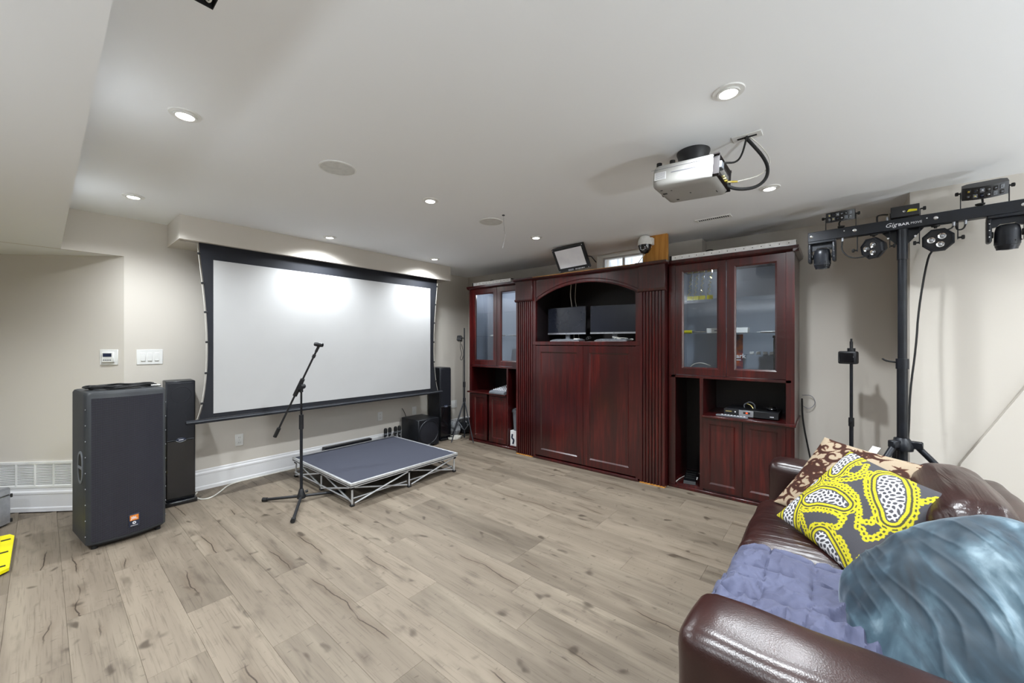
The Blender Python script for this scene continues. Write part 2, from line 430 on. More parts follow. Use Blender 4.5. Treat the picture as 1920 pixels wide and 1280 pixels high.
# laminate planks, each its own piece
PW = .2065; plank_mesh = {}
def plank(L):
    L = round(L, 2)
    if L not in plank_mesh:
        mb = MB(); b = .0012; x = PW/2-.0002; y = L/2-.0002
        v = [(-x, -y, -.0125), (x, -y, -.0125), (x, y, -.0125), (-x, y, -.0125), (-x, -y, -b), (x, -y, -b), (x, y, -b), (-x, y, -b),
             (-x+b, -y+b, 0), (x-b, -y+b, 0), (x-b, y-b, 0), (-x+b, y-b, 0)]
        f = [(8, 9, 10, 11)]+[(i, (i+1) % 4, 4+(i+1) % 4, 4+i) for i in range(4)]+[(4+i, 4+(i+1) % 4, 8+(i+1) % 4, 8+i) for i in range(4)]
        mb._add(v, f); bm = mb.bm; bmesh.ops.recalc_face_normals(bm, faces=bm.faces)
        me = bpy.data.meshes.new('plank'); bm.to_mesh(me); bm.free(); me.materials.append(M['plank']); plank_mesh[L] = me
    return plank_mesh[L]
PL = 1.22; rp = random.Random(3)
for k in range(-6, 22):
    xc = .084+PW*k+PW/2
    if xc > 4.6: break
    yend = 4.785 if xc > .42 else min(5.24-xc-.11, 6.2)
    y = -1.6-rp.choice((0, .41, .82, .2, .61, 1.0))
    while y < yend-.02:
        e = min(y+PL, yend); s0 = max(y, -1.6)
        if e-s0 > .03:
            o = bpy.data.objects.new('plank', plank(e-s0)); COL.objects.link(o); o.parent = floor
            o.location = (xc, (s0+e)/2, 0)
        y += PL

# ceiling with the open hole of an electrical box
jx, jy = .36, 1.575
mb = MB(); mb.box(-4.2, jx-.1, -4.0, 8.2, CE, CE+.1); mb.box(jx, 4.8, -4.0, 8.2, CE, CE+.1)
mb.box(jx-.1, jx, -4.0, jy-.1, CE, CE+.1); mb.box(jx-.1, jx, jy, 8.2, CE, CE+.1)
struct(mb, 'ceiling', 'ceil')
# screen wall, with its lintel over the opening to the left
mb = MB(); mb.box(.463, 4.8, WS, WS+.12, 0, CE); mb.box(-4.2, .463, WS, WS+.02, 2.2, CE)
struct(mb, 'wall_back', 'wall')
# chamfered wall running away from the screen wall at 45 degrees
A = Vector((.463, 4.797, 0)); dA = Vector((-1, 1, 0)).normalized(); nA = Vector((-1, -1, 0)).normalized()
ANG = Matrix.Translation(A) @ Matrix(((dA.x, -nA.x, 0, 0), (dA.y, -nA.y, 0, 0), (0, 0, 1, 0), (0, 0, 0, 1)))   # local x along wall, y into wall
struct(MB().box(0, 4.0, 0, .12, 0, 2.2).xform(ANG), 'wall_left', 'wall')
# dropped soffit overhead on the left
struct(MB().box(-4.2, .1, -4.0, WS, 2.2, CE), 'trim_1', 'ceil')
struct(MB().prism([(.463, WS+.02), (.463-3.2, WS+3.22), (-4.2, WS+3.22), (-4.2, WS+.02)], 2.2, 2.3), 'trim_2', 'ceil')
# bulkhead that houses the roll-down screen
mb = MB(); mb.box(.75, 3.79, 4.298, 4.315, 2.333, CE); mb.box(.75, .767, 4.315, WS, 2.333, CE); mb.box(3.773, 3.79, 4.315, WS, 2.333, CE)
mb.box(.767, 3.773, 4.315, 4.345, 2.333, 2.35); mb.box(.767, 3.773, 4.40, WS, 2.333, 2.35)
struct(mb, 'trim_3', 'wall')
# cabinet wall, boxed out around the little basement window
wy0, wy1, wz0, wz1 = 1.72, 2.30, 2.27, 2.525
mb = MB()
mb.box(WC, WC+.16, -.5, wy0, 0, CE); mb.box(WC, WC+.16, wy1, 4.9, 0, CE); mb.box(WC, WC+.16, wy0, wy1, 0, wz0); mb.box(WC, WC+.16, wy0, wy1, wz1, CE)
mb.box(4.44, WC, 1.085, wy0, 2.265, CE); mb.box(4.44, WC, wy1, 2.60, 2.265, CE); mb.box(4.44, WC, wy0, wy1, 2.265, wz0); mb.box(4.44, WC, wy0, wy1, wz1, CE)
struct(mb, 'wall_right', 'wall')
struct(MB().box(4.04, 4.8, -4.0, -.415, 0, CE), 'wall_column', 'wall')
# sloping side of the stair beside the column
struct(MB().prism([(-.655, 0), (-.655, .617), (-1.5, 2.28), (-3.0, 2.28), (-3.0, 0)], 0, .06, Matrix.Translation((4.0, 0, 0)) @ Matrix(((0, 0, 1, 0), (1, 0, 0, 0), (0, 1, 0, 0), (0, 0, 0, 1)))), 'wall_stair', 'wall')
# the rest of the basement, out of frame
struct(MB().box(-4.32, -4.2, -4.0, 8.2, 0, CE), 'wall_far_left', 'wall')
struct(MB().box(-4.2, 4.8, -4.12, -4.0, 0, CE), 'wall_rear', 'wall')
struct(MB().box(-4.2, -2.0, 8.0, 8.12, 0, CE), 'wall_hall', 'wall')
# window
win = struct(MB().frame(-wy1, -wy0, wz0, wz1, .022, 0, .05, Mx=yz(4.66)).box(4.62, 4.65, 2.02, 2.045, wz0+.02, wz1-.02), 'window_1', 'trim')
MB().box(4.634, 4.638, wy0+.02, 2.02, wz0+.02, wz1-.02).build('pane', 'glass', win)
MB().box(4.634, 4.638, 2.045, wy1-.02, wz0+.02, wz1-.02).build('pane', 'glass', win)
mb = MB(); vs_ = []; n = 90
for i in range(n+1):
    a = PI*i/n; rr = .62+.018*math.sin(i*1.05)
    vs_ += [(4.79+rr*math.sin(a)*.9, 2.02-rr*math.cos(a), 1.9), (4.79+rr*math.sin(a)*.9, 2.02-rr*math.cos(a), 2.75)]
mb._add(vs_, [(2*i, 2*i+2, 2*i+3, 2*i+1) for i in range(n)]); mb.build('window_well', 'galv', win)
fx = Matrix.Translation((1.6, -3.99, .6)) @ Matrix.Rotation(PI, 4, 'Z')
wn = struct(MB().frame(-1.9, 1.9, -.05, 1.55, .06, 0, .06, Mx=fx @ XZ).box(-.03, .03, -.05, 0, 0, 1.5, Mx=fx), 'added_window', 'trim')  # unseen window, added as a setting for the rear fill light
MB().box(-1.84, 1.84, -.03, -.025, .01, 1.49, Mx=fx).build('pane', 'glass', wn)
# baseboards: tall stepped profile
BB = [(0, 0), (.02, 0), (.02, .03), (.015, .04), (.015, .145), (.018, .15), (.018, .165), (.010, .178), (.010, .19), (.004, .198), (0, .198)]
def baseboard(name, p, q, nrm):
    p, q, nrm = Vector(p), Vector(q), Vector(nrm)
    mb = MB(); v = [p+nrm*a+Vector((0, 0, b)) for a, b in BB]+[q+nrm*a+Vector((0, 0, b)) for a, b in BB]; k = len(BB)
    mb._add(v, [tuple(range(k)), tuple(range(k, 2*k))[::-1]]+[(i, (i+1) % k, k+(i+1) % k, k+i) for i in range(k)])
    return struct(mb, name, 'trim', ang=20)
baseboard('baseboard_back', (.463, WS, 0), (WC, WS, 0), (0, -1, 0))
baseboard('baseboard_left', A, A+dA*4, nA)
baseboard('baseboard_right', (WC, WS, 0), (WC, 4.2, 0), (-1, 0, 0))
baseboard('baseboard_right_end', (WC, .25, 0), (WC, -.43, 0), (-1, 0, 0))
# timber post standing on the wall unit
struct(MB().box(4.0, 4.045, 1.30, 1.545, 2.262, CE, .002), 'trim_5', 'wood_raw')

# ================================================================== CEILING FIXTURES
proto = None; hid = 0
for x, y in LAMPS:
    z = CE if x > .1 else 2.2
    vis = x > 0 and y > 0
    if proto is None:
        t = thing('recessed_downlight', '', 'light', (0, 0, 0), group='recessed downlights in the ceiling grid')
        MB().lathe([(.046, -.002), (.046, -.006), (.062, -.005), (.064, 0), (.046, 0), (.046, -.002)], 32).build('trim_ring', 'white', t)
        MB().lathe([(.036, -.012), (.044, -.012), (.0455, -.004), (.0455, 0), (.036, 0), (.036, -.012)], 32).build('gimbal_ring', 'white', t)
        MB().lathe([(0, -.007), (.0355, -.007), (.0355, -.002), (0, -.002)], 24).build('lens', 'lamp', t)
        proto = t; o = t; o.matrix_basis = Matrix.Translation((x, y, z))
    else: o = dup(proto, Matrix.Translation((x, y, z)))
    lab = {(.44, 2.40): 'recessed white downlight with tilted ring, nearest the low ceiling edge above the loudspeaker',
           (.44, 4.04): 'small recessed downlight in the ceiling between the low soffit and the screen bulkhead',
           (1.91, .36): 'large bright recessed downlight in the ceiling just in front of the projector',
           (1.91, 2.40): 'lit recessed downlight in mid ceiling, between the two round ceiling speakers',
           (1.91, 4.04): 'recessed downlight close to the middle of the screen bulkhead',
           (3.285, .36): 'recessed downlight behind the projector cables, near the slotted ceiling vent',
           (3.285, 2.40): 'recessed downlight in the ceiling in front of the leaning floodlight panel',
           (3.285, 4.04): 'recessed downlight at the far end of the screen bulkhead near the room corner'}.get((x, y))
    if not lab: lab = f'recessed downlight of the ceiling behind the viewer, {["first", "second", "third", "fourth", "fifth", "sixth", "seventh", "eighth"][hid]} from the left rear corner'; hid += 1
    o['label'] = lab
def ceiling_speaker(x, y, lab):
    t = thing('ceiling_speaker', lab, 'speaker', (x, y, CE), group='round ceiling speakers')
    MB().lathe([(.108, 0), (.108, -.005), (.1, -.007), (.1, 0), (.108, 0)], 48).build('rim', 'white', t, local=True)
    MB().lathe([(0, -.0075), (.06, -.007), (.0995, -.005), (.0995, -.001), (0, -.001)], 48).build('grille', 'white_matte', t, local=True)
ceiling_speaker(1.185, 2.40, 'large round white ceiling speaker grille above the microphone stand')
ceiling_speaker(2.597, 2.40, 'round ceiling speaker grille beside the hanging white tag')
t = thing('ceiling_vent', 'narrow white slotted air vent in the ceiling in front of the wall unit', 'vent', (3.78, .83, CE))
MB().frame(-.14, .14, -.045, .045, .016, 0, .006, Mx=Matrix.Rotation(PI, 4, 'X') @ Matrix.Rotation(PI/2, 4, 'Z')).build('frame', 'white', t, local=True)
for i in range(16):
    MB().box(-.028, .028, -.1225+i*.0163-.0025, -.1225+i*.0163+.0025, -.0025, -.001).build('slat', 'white', t, local=True)
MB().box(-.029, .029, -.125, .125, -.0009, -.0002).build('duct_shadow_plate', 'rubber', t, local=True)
# hanging tag
t = thing('hanging_tag', 'small white paper tag hanging on a thread from the ceiling', 'tag', (2.533, 2.196, CE))
MB().cyl((0, 0, 0), (0, 0, -.006), .012, 10).build('hook_disc', 'black', t, local=True)
MB().tube([(0, 0, 0), (.002, -.004, -.08), (.005, -.006, -.13), (.011, -.010, -.165)], .0012, 5).build('thread', 'greyink', t, local=True)
MB().box(-.016, .016, -.0006, .0006, -.125, 0, Mx=Matrix.Translation((.011, -.01, -.165)) @ Matrix.Rotation(.25, 4, 'Y') @ Matrix.Rotation(.9, 4, 'Z')).build('paper_strip', 'paper', t, local=True)
# open electrical box
t = thing('junction_box', 'open black electrical box with loose coloured wires in the ceiling at the top edge', 'electrical box', (jx-.05, jy-.05, CE))
mb = MB(); mb.box(-.05, .05, -.05, .05, .05, .052); mb.box(-.05, -.048, -.05, .05, 0, .05); mb.box(.048, .05, -.05, .05, 0, .05); mb.box(-.05, .05, -.05, -.048, 0, .05); mb.box(-.05, .05, .048, .05, 0, .05)
mb.build('box', 'rubber', t, local=True)
MB().tube([(-.02, .03, .045), (-.015, .02, .01), (.005, -.01, -.004), (.01, -.03, .03)], .004, 6, 2).build('wire', 'yellow', t, local=True, label='yellow wire')
MB().tube([(.02, .04, .045), (.03, .035, .005), (.038, .01, -.002), (.03, -.03, .03)], .003, 6, 2).build('wire', 'whitewire', t, local=True, label='white wire')
MB().tube([(.0, .04, .045), (.012, .036, .008), (.024, .02, .0), (.02, -.02, .04)], .0028, 6, 2).build('wire', 'whitewire', t, local=True, label='white wire')

# ------------------------------------------------------------------ projector
TILT = math.radians(3.3)
t = thing('projector', 'white ceiling projector hanging upside down on a round black mount', 'projector', (2.275, .61, 2.335))
R = Matrix.Rotation(TILT, 4, 'X')
mb = softbox((.31, .325, .13), .035, 12, Mx=R); mb.build('body', 'projwhite', t, local=True)
MB().box(-.156, .11, -.154, -.1625, -.05, .045, .01, Mx=R).build('connector_recess', 'niche', t, local=True, label='dark recessed connector panel')
MB().box(-.135, -.085, -.178, -.160, -.012, .022, .003, Mx=R).build('power_plug', 'grey', t, local=True)
for i in range(3): MB().cyl(R @ Vector((-.05+i*.035, -.163, -.03)), R @ Vector((-.05+i*.035, -.176, -.03)), .007, 10).build('socket', 'brass', t, local=True)
mb = MB(); mb.cyl((.115, .02, .05), (.115, .02, .175), .028, 20); mb.lathe([(.028, .09), (.05, .10), (.075, .14), (.083, .185), (.088, .198), (.088, .2045), (0, .2045)], 36, Matrix.Translation((.115, .02, 0)))
mb.build('mount', 'black', t, local=True)
for px, py in ((-.11, .07), (-.11, .14)): MB().cyl(R @ Vector((px, py, .06)), R @ Vector((px, py, .085)), .014, 14).build('foot', 'rubber', t, local=True)
MB().cyl(R @ Vector((.05, .16, 0)), R @ Vector((.05, .168, 0)), .045, 24).build('lens_barrel', 'black', t, local=True)
MB().box(-.1565, -.153, .085, .145, -.022, .018, Mx=R).build('rating_label', 'paper', t, local=True)
for i in range(6): MB().box(-.1572, -.1562, .09, .14, -.017+i*.0058, -.0155+i*.0058, Mx=R).build('label_line', 'greyink', t, local=True)
MB().box(-.156, -.153, -.07, .06, .005, .009, Mx=R).build('label_line', 'greyink', t, local=True)
MB().box(-.156, -.1542, -.165, .165, .0335, .035, Mx=R).build('seam', 'greyink', t, local=True)
for (px, py, sx, sy) in ((-.05, .12, .018, .022), (-.085, .075, .008, .008), (0, -.0, .012, .006), (.05, -.12, .03, .004), (.08, .09, .016, .014), (-.11, .12, .01, .012)):
    MB().box(px-sx/2, px+sx/2, py-sy/2, py+sy/2, -.0656, -.0638, Mx=R).build('vent_slot', 'rubber', t, local=True)
t = thing('cable_plate', 'white slotted ceiling plate that feeds the projector cables', 'plate', (2.385, .362, CE))
MB().box(-.035, .035, -.068, .068, -.006, 0, .002).build('plate', 'white', t, local=True)
MB().box(-.009, .009, -.045, .045, -.0068, -.0055).build('brush_slot', 'rubber', t, local=True)
solo(MB().tube([(2.382, .37, 2.536), (2.409, .338, 2.494), (2.445, .294, 2.429), (2.462, .275, 2.372), (2.454, .283, 2.315), (2.424, .32, 2.273), (2.379, .375, 2.259), (2.337, .425, 2.265), (2.315, .455, 2.29)], .0085, 10, 2), 'video_cable', 'rubber', 'thick black cable looping from the ceiling plate into the projector', 'cable', (2.382, .37, 2.3))
solo(MB().tube([(2.372, .36, 2.536), (2.35, .378, 2.433), (2.329, .403, 2.391), (2.20, .435, 2.355), (2.165, .44, 2.338)], .005, 8, 2), 'power_cord', 'rubber', 'thin black power cord between ceiling plate and projector plug', 'cord', (2.35, .378, 2.4))
t = thing('antenna_cable', 'thin white cable with a brass connector hanging beside the projector', 'cable', (2.444, .311, 2.45))
MB().tube([(2.395, .35, 2.536), (2.444, .311, 2.499), (2.475, .274, 2.442), (2.479, .269, 2.391), (2.444, .311, 2.334), (2.36, .41, 2.303)], .0028, 8, 2).build('wire', 'whitewire', t)
MB().cyl((2.365, .405, 2.304), (2.31, .445, 2.295), .0055, 10).build('connector', 'brass', t)

# ================================================================== SCREEN
SY = 4.372
t = thing('projection_screen', 'roll-down projection screen with black border hanging from the wall bulkhead', 'projector screen', (2.24, SY, .735))
def side(z):   # how far the tensioned side edge bows inward
    k = (z-.76)/(2.345-.76); return .068*math.sin(PI*min(max(k, 0), 1)**.75)
zs = [.76+i*(2.36-.76)/24 for i in range(25)]
def strip(xl, xr, y):
    mb = MB(); v = []
    for z in zs: v += [(xl(z), y, z), (xr(z), y, z)]
    mb._add(v, [(2*i, 2*i+1, 2*i+3, 2*i+2) for i in range(24)]); return mb
xl = lambda z: .895+side(z); xr = lambda z: 3.60-side(z)
mb = MB(); v = []
for z in zs: v += [(xl(z), SY, z), (xr(z), SY, z), (xr(z), SY+.003, z), (xl(z), SY+.003, z)]
mb._add(v, sum([[(4*i, 4*i+1, 4*i+5, 4*i+4), (4*i+2, 4*i+3, 4*i+7, 4*i+6), (4*i+1, 4*i+2, 4*i+6, 4*i+5), (4*i+3, 4*i, 4*i+4, 4*i+7)] for i in range(24)], []))
mb.build('border', 'screen_black', t, label='black masking border')
MB().box(1.003, 3.478, SY-.002, SY-.0003, .799, 2.198).build('projection_surface', 'screen_white', t, label='blank white viewing surface')
MB().box(.805, 3.685, SY-.022, SY+.022, .722, .757, .008, seg=2).build('weight_bar', 'screen_black', t, label='dark weight bar along the bottom')
MB().box(.806, 3.684, SY-.0232, SY-.0215, .742, .748).build('bar_highlight_strip', 'grey', t)  # grey strip paints the highlight along the bar
for sx, f in ((-1, xl), (1, xr)):
    MB().tube([(f(z)+sx*.012, SY, z) for z in zs], .0022, 6).build('tension_cord', 'whitewire', t)
    for z in (.90, 1.17, 1.45, 1.72, 1.98, 2.24):
        MB().box(f(z)+sx*.006-.012, f(z)+sx*.006+.012, SY-.006, SY+.006, z-.009, z+.009, .002).build('tension_tab', 'black', t)

# ================================================================== WALL PLATES
def plate(name, label, cat, Mx, w_, h_):
    t = thing(name, label, cat); t.matrix_basis = Mx
    MB().box(-w_/2, w_/2, -.006, 0, -h_/2, h_/2, .002).build('cover', 'white', t, local=True); return t
def outlet(x, z, label):
    t = plate('wall_outlet', label, 'outlet', Matrix.Translation((x, WS, z)), .072, .118); t['group'] = 'wall outlets on the screen wall'
    for s in (-1, 1):
        f = MB().box(-.017, .017, -.0085, -.005, s*.026-.014, s*.026+.014, .003).build('socket_face', 'white', t, local=True)
        for dx in (-.006, .006): MB().box(dx-.0012, dx+.0012, -.0092, -.008, s*.026-.004, s*.026+.006).build('slot', 'rubber', f, local=True)
    MB().cyl((0, -.0062, 0), (0, -.0075, 0), .003, 8).build('screw', 'silver', t, local=True)
outlet(1.32, .43, 'white double outlet low on the wall under the screen, left of the stage')
outlet(2.957, .437, 'white double outlet low on the wall right of the microphones stand, above stage level')
t = plate('media_plate', 'blank white double plate low on the wall between tower speaker and wall unit', 'wall plate', Matrix.Translation((4.30, WS, .44)), .12, .12)
MB().box(-.03, .03, -.009, -.005, -.03, .03, .003).build('insert', 'white', t, local=True)
t = plate('cable_wall_plate', 'small white plate on the wall hidden partly behind the subwoofer', 'wall plate', Matrix.Translation((3.52, WS, .44)), .07, .115)
MB().box(-.016, .016, -.009, -.005, -.03, .03, .003).build('insert', 'white', t, local=True)
t = plate('light_switch', 'white wall plate with three rocker dimmers left of the screen', 'light switch', Matrix.Translation((.63, WS, 1.316)), .176, .135)
for i in range(3):
    f = MB().box(-.062+i*.046, -.03+i*.046, -.009, -.005, -.038, .038, .002).build('rocker', 'white', t, local=True)
    MB().box(-.060+i*.046, -.032+i*.046, -.0125, -.008, -.036, -.03, .001).build('lower_lip', 'white_matte', f, local=True)
TH = ANG @ Matrix.Translation((.118, 0, 1.318))
t = plate('thermostat', 'square white thermostat with dark display on the angled wall', 'thermostat', TH, .145, .135)
MB().box(-.048, .048, -.02, -.005, -.045, .045, .004).build('housing', 'white', t, local=True)
MB().box(-.034, .034, -.0215, -.019, .005, .034).build('display', 'badge_blue', t, local=True)
for i in range(4): MB().box(-.03+i*.017, -.018+i*.017, -.0215, -.019, -.028, -.02, .001).build('button', 'grey', t, local=True)
# return-air grille on the angled wall
t = thing('return_air_grille', 'long white slatted return-air grille above the baseboard, behind the big loudspeaker', 'vent')
t.matrix_basis = ANG @ Matrix.Translation((0, 0, .2))
GL = 1.16; x0 = .26
MB().frame(x0, x0+GL, 0, .225, .018, -.001, .012, .004, .004, Mx=Matrix.Rotation(PI/2, 4, 'X')).build('frame', 'white', t, local=True)
MB().box(x0+.015, x0+GL-.015, -.0008, -.0002, .015, .21).build('duct_backing', 'rubber', t, local=True)
for i in range(16):
    MB().box(x0+.018, x0+GL-.018, -.0065, -.0053, -.0036, .0036, Mx=Matrix.Translation((0, 0, .026+i*.0116)) @ Matrix.Translation((0, -.006, 0)) @ Matrix.Rotation(-.35, 4, 'X') @ Matrix.Translation((0, .006, 0))).build('slat', 'white', t, local=True)
for i in range(1, 8):
    MB().box(x0+i*GL/8-.005, x0+i*GL/8+.005, -.0115, -.004, .018, .207).build('mullion', 'white', t, local=True)

# ================================================================== LOUDSPEAKERS
def speaker_body(): pass
t = thing('pa_loudspeaker', 'big black two-way stage loudspeaker with perforated grille and orange badge', 'loudspeaker', (.412, 4.005, 0), .125)
HW, HT = .215, 1.10
prof = [(-.212, .42), (-HW, .10), (-HW, .025), (-HW+.02, 0)] + [(-HW+.02+i*(2*HW-.04)/10, -.035*math.sin(PI*i/10)) for i in range(1, 10)] + [(HW-.02, 0), (HW, .025), (HW, .10), (.212, .42)]
# cabinet (local y: back; front is -y)
def inset(p, d): 
    c = Vector((0, .2)); return [(c.x+(x-c.x)*(1-d/.2), c.y+(y-c.y)*(1-d/.2)) for x, y in p]
mb = MB(); n = len(prof); rings = [(inset(prof, .02), .018), (prof, .04), (prof, HT-.022), (inset(prof, .008), HT-.005), (inset(prof, .022), HT)]
vv = []; ff = []
for ring, z in rings: vv += [(x, y, z) for x, y in ring]
for L in range(4): ff += [(L*n+i, L*n+(i+1) % n, (L+1)*n+(i+1) % n, (L+1)*n+i) for i in range(n)]
ff += [tuple(range(n))[::-1], tuple(4*n+i for i in range(n))]
mb._add(vv, ff).build('cabinet', 'pashell', t, local=True)
mb = MB(); gp = [(-HW+.022+i*(2*HW-.044)/10, -.035*math.sin(PI*i/10)-.006) for i in range(11)]
vv = []; 
for x, y in gp: vv += [(x, y, .055), (x, y, HT-.045), (x, y+.012, .055), (x, y+.012, HT-.045)]
ff = []
for i in range(10): ff += [(4*i, 4*i+4, 4*i+5, 4*i+1), (4*i+1, 4*i+5, 4*i+7, 4*i+3), (4*i+2, 4*i, 4*i+4, 4*i+6)]
mb._add(vv, ff).build('grille', 'grille', t, local=True)
for sx in (-1, 1):
    # side handles: a rounded rim with two recesses
    base = Vector((sx*HW, .15, .56)); 
    f = Matrix.Translation(base) @ Matrix.Rotation(sx*-.009, 4, 'Z') @ Matrix(((0, 0, sx, 0), (1, 0, 0, 0), (0, 1, 0, 0), (0, 0, 0, 1)))
    ov = [(.062*math.cos(a)*1.0, .115*math.copysign(abs(math.sin(a))**.7, math.sin(a))) for a in [2*PI*i/28 for i in range(28)]]
    hd = MB(); inn = [(x*.74, y*.86) for x, y in ov]; k = 28
    v = [(x, y, -.004) for x, y in ov]+[(x, y, .006) for x, y in ov]+[(x, y, .006) for x, y in inn]+[(x, y, -.03) for x, y in inn]
    hd._add(v, [(L*k+i, L*k+(i+1) % k, (L+1)*k+(i+1) % k, (L+1)*k+i) for L in range(3) for i in range(k)], f)
    ho = hd.build('handle', 'grey', t, local=True)
    MB().prism([(x*.95, y*.97) for x, y in inn], .0015, .003, f).build('recess', 'rubber', ho, local=True)
    MB().box(-.046, .046, -.010, .010, .0, .008, .003, Mx=f).build('grip_bar', 'grey', ho, local=True)
    for i in range(9): MB().cyl((sx*(HW+.0), .022, .1+i*.11), (sx*(HW+.003), .022, .1+i*.11), .004, 8).build('screw', 'silver', t, local=True)
f = MB().box(-.012, .048, -.0475, -.038, .098, .19, .002).build('badge', 'badge_blue', t, local=True)
MB().box(-.006, .042, -.0490, -.047, .145, .184, .001).build('badge_panel', 'orange', f, local=True, label='orange upper half of the badge')
tm, tw = text('JBL', .026, 0, .0004, True)
tm.xform(Matrix.Translation((.018-tw/2, -.0494, .156)) @ Matrix.Rotation(PI/2, 4, 'X')).build('lettering', 'ink', f, local=True)
MB().lathe([(.004, -.0012), (.010, -.0012), (.010, .0004), (.004, .0004), (.004, -.0012)], 20, Matrix.Translation((.018, -.0482, .128)) @ Matrix.Rotation(PI/2, 4, 'X')).build('round_emblem', 'ink', f, local=True)
MB().box(-.002, .038, -.0486, -.047, .105, .112).build('model_line', 'silver', f, local=True)
for px, py in ((-.17, .03), (.17, .03), (-.14, .35), (.14, .35)): MB().cyl((px, py, 0), (px, py, .02), .018, 12).build('foot', 'rubber', t, local=True)
MB().box(-.09, .09, .08, .30, HT-.0005, HT+.003, .001).build('top_grip_pad', 'rubber', t, local=True)
# coiled cable on top
rc = random.Random(5); pts = []
cx, cy = .385, 4.19
for i in range(130):
    a = i*.33; rr = .15+.02*math.sin(i*.41)+.012*rc.uniform(-1, 1)
    pts.append((cx+rr*1.15*math.cos(a), cy+rr*.72*math.sin(a), HT+.010+.016*(i/130)+.004*math.sin(i*1.7)))
t = thing('coiled_cable', 'coil of black audio cable lying on top of the big loudspeaker', 'cable', (cx, cy, HT))
MB().tube(pts, .0052, 7, 1).build('cord', 'rubber', t)
MB().cyl((.545, 4.09, HT+.013), (.60, 4.075, HT+.013), .0085, 10).build('plug', 'chrome', t, label='silver plug end')
MB().tube([pts[-1], (.55, 4.13, HT+.02), (.545, 4.09, HT+.013)], .005, 7, 1).build('cord_end', 'rubber', t)

def tower(name, label, loc, rz, wd, dp, ht, split):
    t = thing(name, label, 'speaker', loc, rz, 'tower speakers')
    MB().box(-wd/2, wd/2, .012, dp, .04, ht, .006).build('cabinet', 'blackm', t, local=True)
    MB().box(-wd/2+.006, wd/2-.006, -.004, .013, split+.004, ht-.015, .004).build('upper_grille', 'cloth_grille', t, local=True)
    MB().box(-wd/2+.006, wd/2-.006, -.004, .013, .06, split-.004, .004).build('lower_grille', 'blackgloss', t, local=True)
    MB().lathe([(.068, 0), (.07, .0012), (.072, 0), (.068, 0)], 32, Matrix.Translation((0, -.0045, ht-.12)) @ Matrix.Rotation(PI/2, 4, 'X')).build('driver_ring', 'cloth_grille', t, local=True)
    f = MB().lathe([(0, .006), (.030, .004), (.036, 0)], 24, Matrix.Translation((0, -.004, split)) @ Matrix.Rotation(PI/2, 4, 'X') @ Matrix.Diagonal((1, .5, 1, 1))).build('badge', 'badge_blue', t, local=True)
    MB().tube([(-.034+.068*i/12, -.006, split-.006-.012*math.sin(PI*i/12)) for i in range(13)], .0018, 6).build('badge_rim', 'silver', f, local=True)
    MB().box(-.016, .016, -.0105, -.009, split-.002, split+.004).build('badge_mark', 'ink', f, local=True)
    MB().tube([(-wd/2+.01, -.0035, split), (-.04, -.0035, split+.001), (0, -.0035, split-.016), (.04, -.0035, split+.001), (wd/2-.01, -.0035, split)], .0016, 6, 1).build('split_line', 'grey', t, local=True)
    MB().box(-wd/2-.012, wd/2+.012, -.03, dp+.01, 0, .04, .012, seg=2).build('plinth', 'blackgloss', t, local=True)
    return t
tower('tower_speaker', 'slim black floorstanding tower speaker close behind the big loudspeaker', (.80, 4.52, 0), -.06, .205, .24, 1.10, .575)
tower('tower_speaker', 'black floorstanding tower speaker between subwoofer and corner light stand', (3.83, 4.452, 0), -.06, .20, .30, 1.07, .50)
# subwoofer
t = thing('subwoofer', 'black cube subwoofer with round driver beside the stage', 'speaker', (3.424, 4.33, 0), -.02)
MB().box(-.172, .172, .012, .40, .02, .386, .004).build('cabinet', 'blackm', t, local=True)
MB().box(-.172, .172, 0, .012, .02, .386, .004).build('baffle', 'blackm', t, local=True)
f = MB().lathe([(.150, 0), (.156, .007), (.164, .006), (.168, 0), (.150, 0)], 48, Matrix.Translation((0, 0, .205)) @ Matrix.Rotation(PI/2, 4, 'X')).build('driver_surround', 'blackm', t, local=True)
MB().lathe([(0, .012), (.05, .011), (.10, .006), (.15, .002), (.15, 0)], 40, Matrix.Translation((0, 0, .205)) @ Matrix.Rotation(PI/2, 4, 'X')).build('cone', 'cloth_grille', f, local=True)
MB().box(-.02, .02, -.003, 0, .035, .042).build('maker_mark', 'ink', t, local=True)
for px in (-.14, .14):
    for py in (.04, .36): MB().cyl((px, py, 0), (px, py, .021), .016, 10).build('foot', 'rubber', t, local=True)
solo(MB().tube([(3.36, 4.742, .30), (3.34, 4.765, .42), (3.31, 4.77, .48), (3.30, 4.785, .50)], .004, 6, 2), 'signal_cable', 'rubber', 'short black lead rising behind the subwoofer to the wall', 'cable', (3.36, 4.742, .30))

# ================================================================== STAGE
SX, SYY, SZ = 1.724, 3.259, .21; SW, SD = 1.256, 1.247
t = thing('stage_platform', 'low square portable stage deck with grey carpet and silver folding riser frame', 'stage', (SX+SW/2, SYY+SD/2, 0))
MB().box(SX+.02, SX+SW-.02, SYY+.02, SYY+SD-.02, SZ-.02, SZ, .002).build('deck', 'carpet', t, label='grey carpeted deck')
for n_, b_ in (('edge_rail', (SX, SX+SW, SYY, SYY+.02)), ('edge_rail', (SX, SX+SW, SYY+SD-.02, SYY+SD)), ('edge_rail', (SX, SX+.02, SYY+.02, SYY+SD-.02)), ('edge_rail', (SX+SW-.02, SX+SW, SYY+.02, SYY+SD-.02))):
    MB().box(*b_, SZ-.022, SZ+.002, .002).build(n_, 'alu', t)
MB().frame(SX+.003, SX+SW-.003, SYY+.003, SYY+SD-.003, .018, SZ-.030, SZ-.022).build('rubber_seal', 'rubber', t)
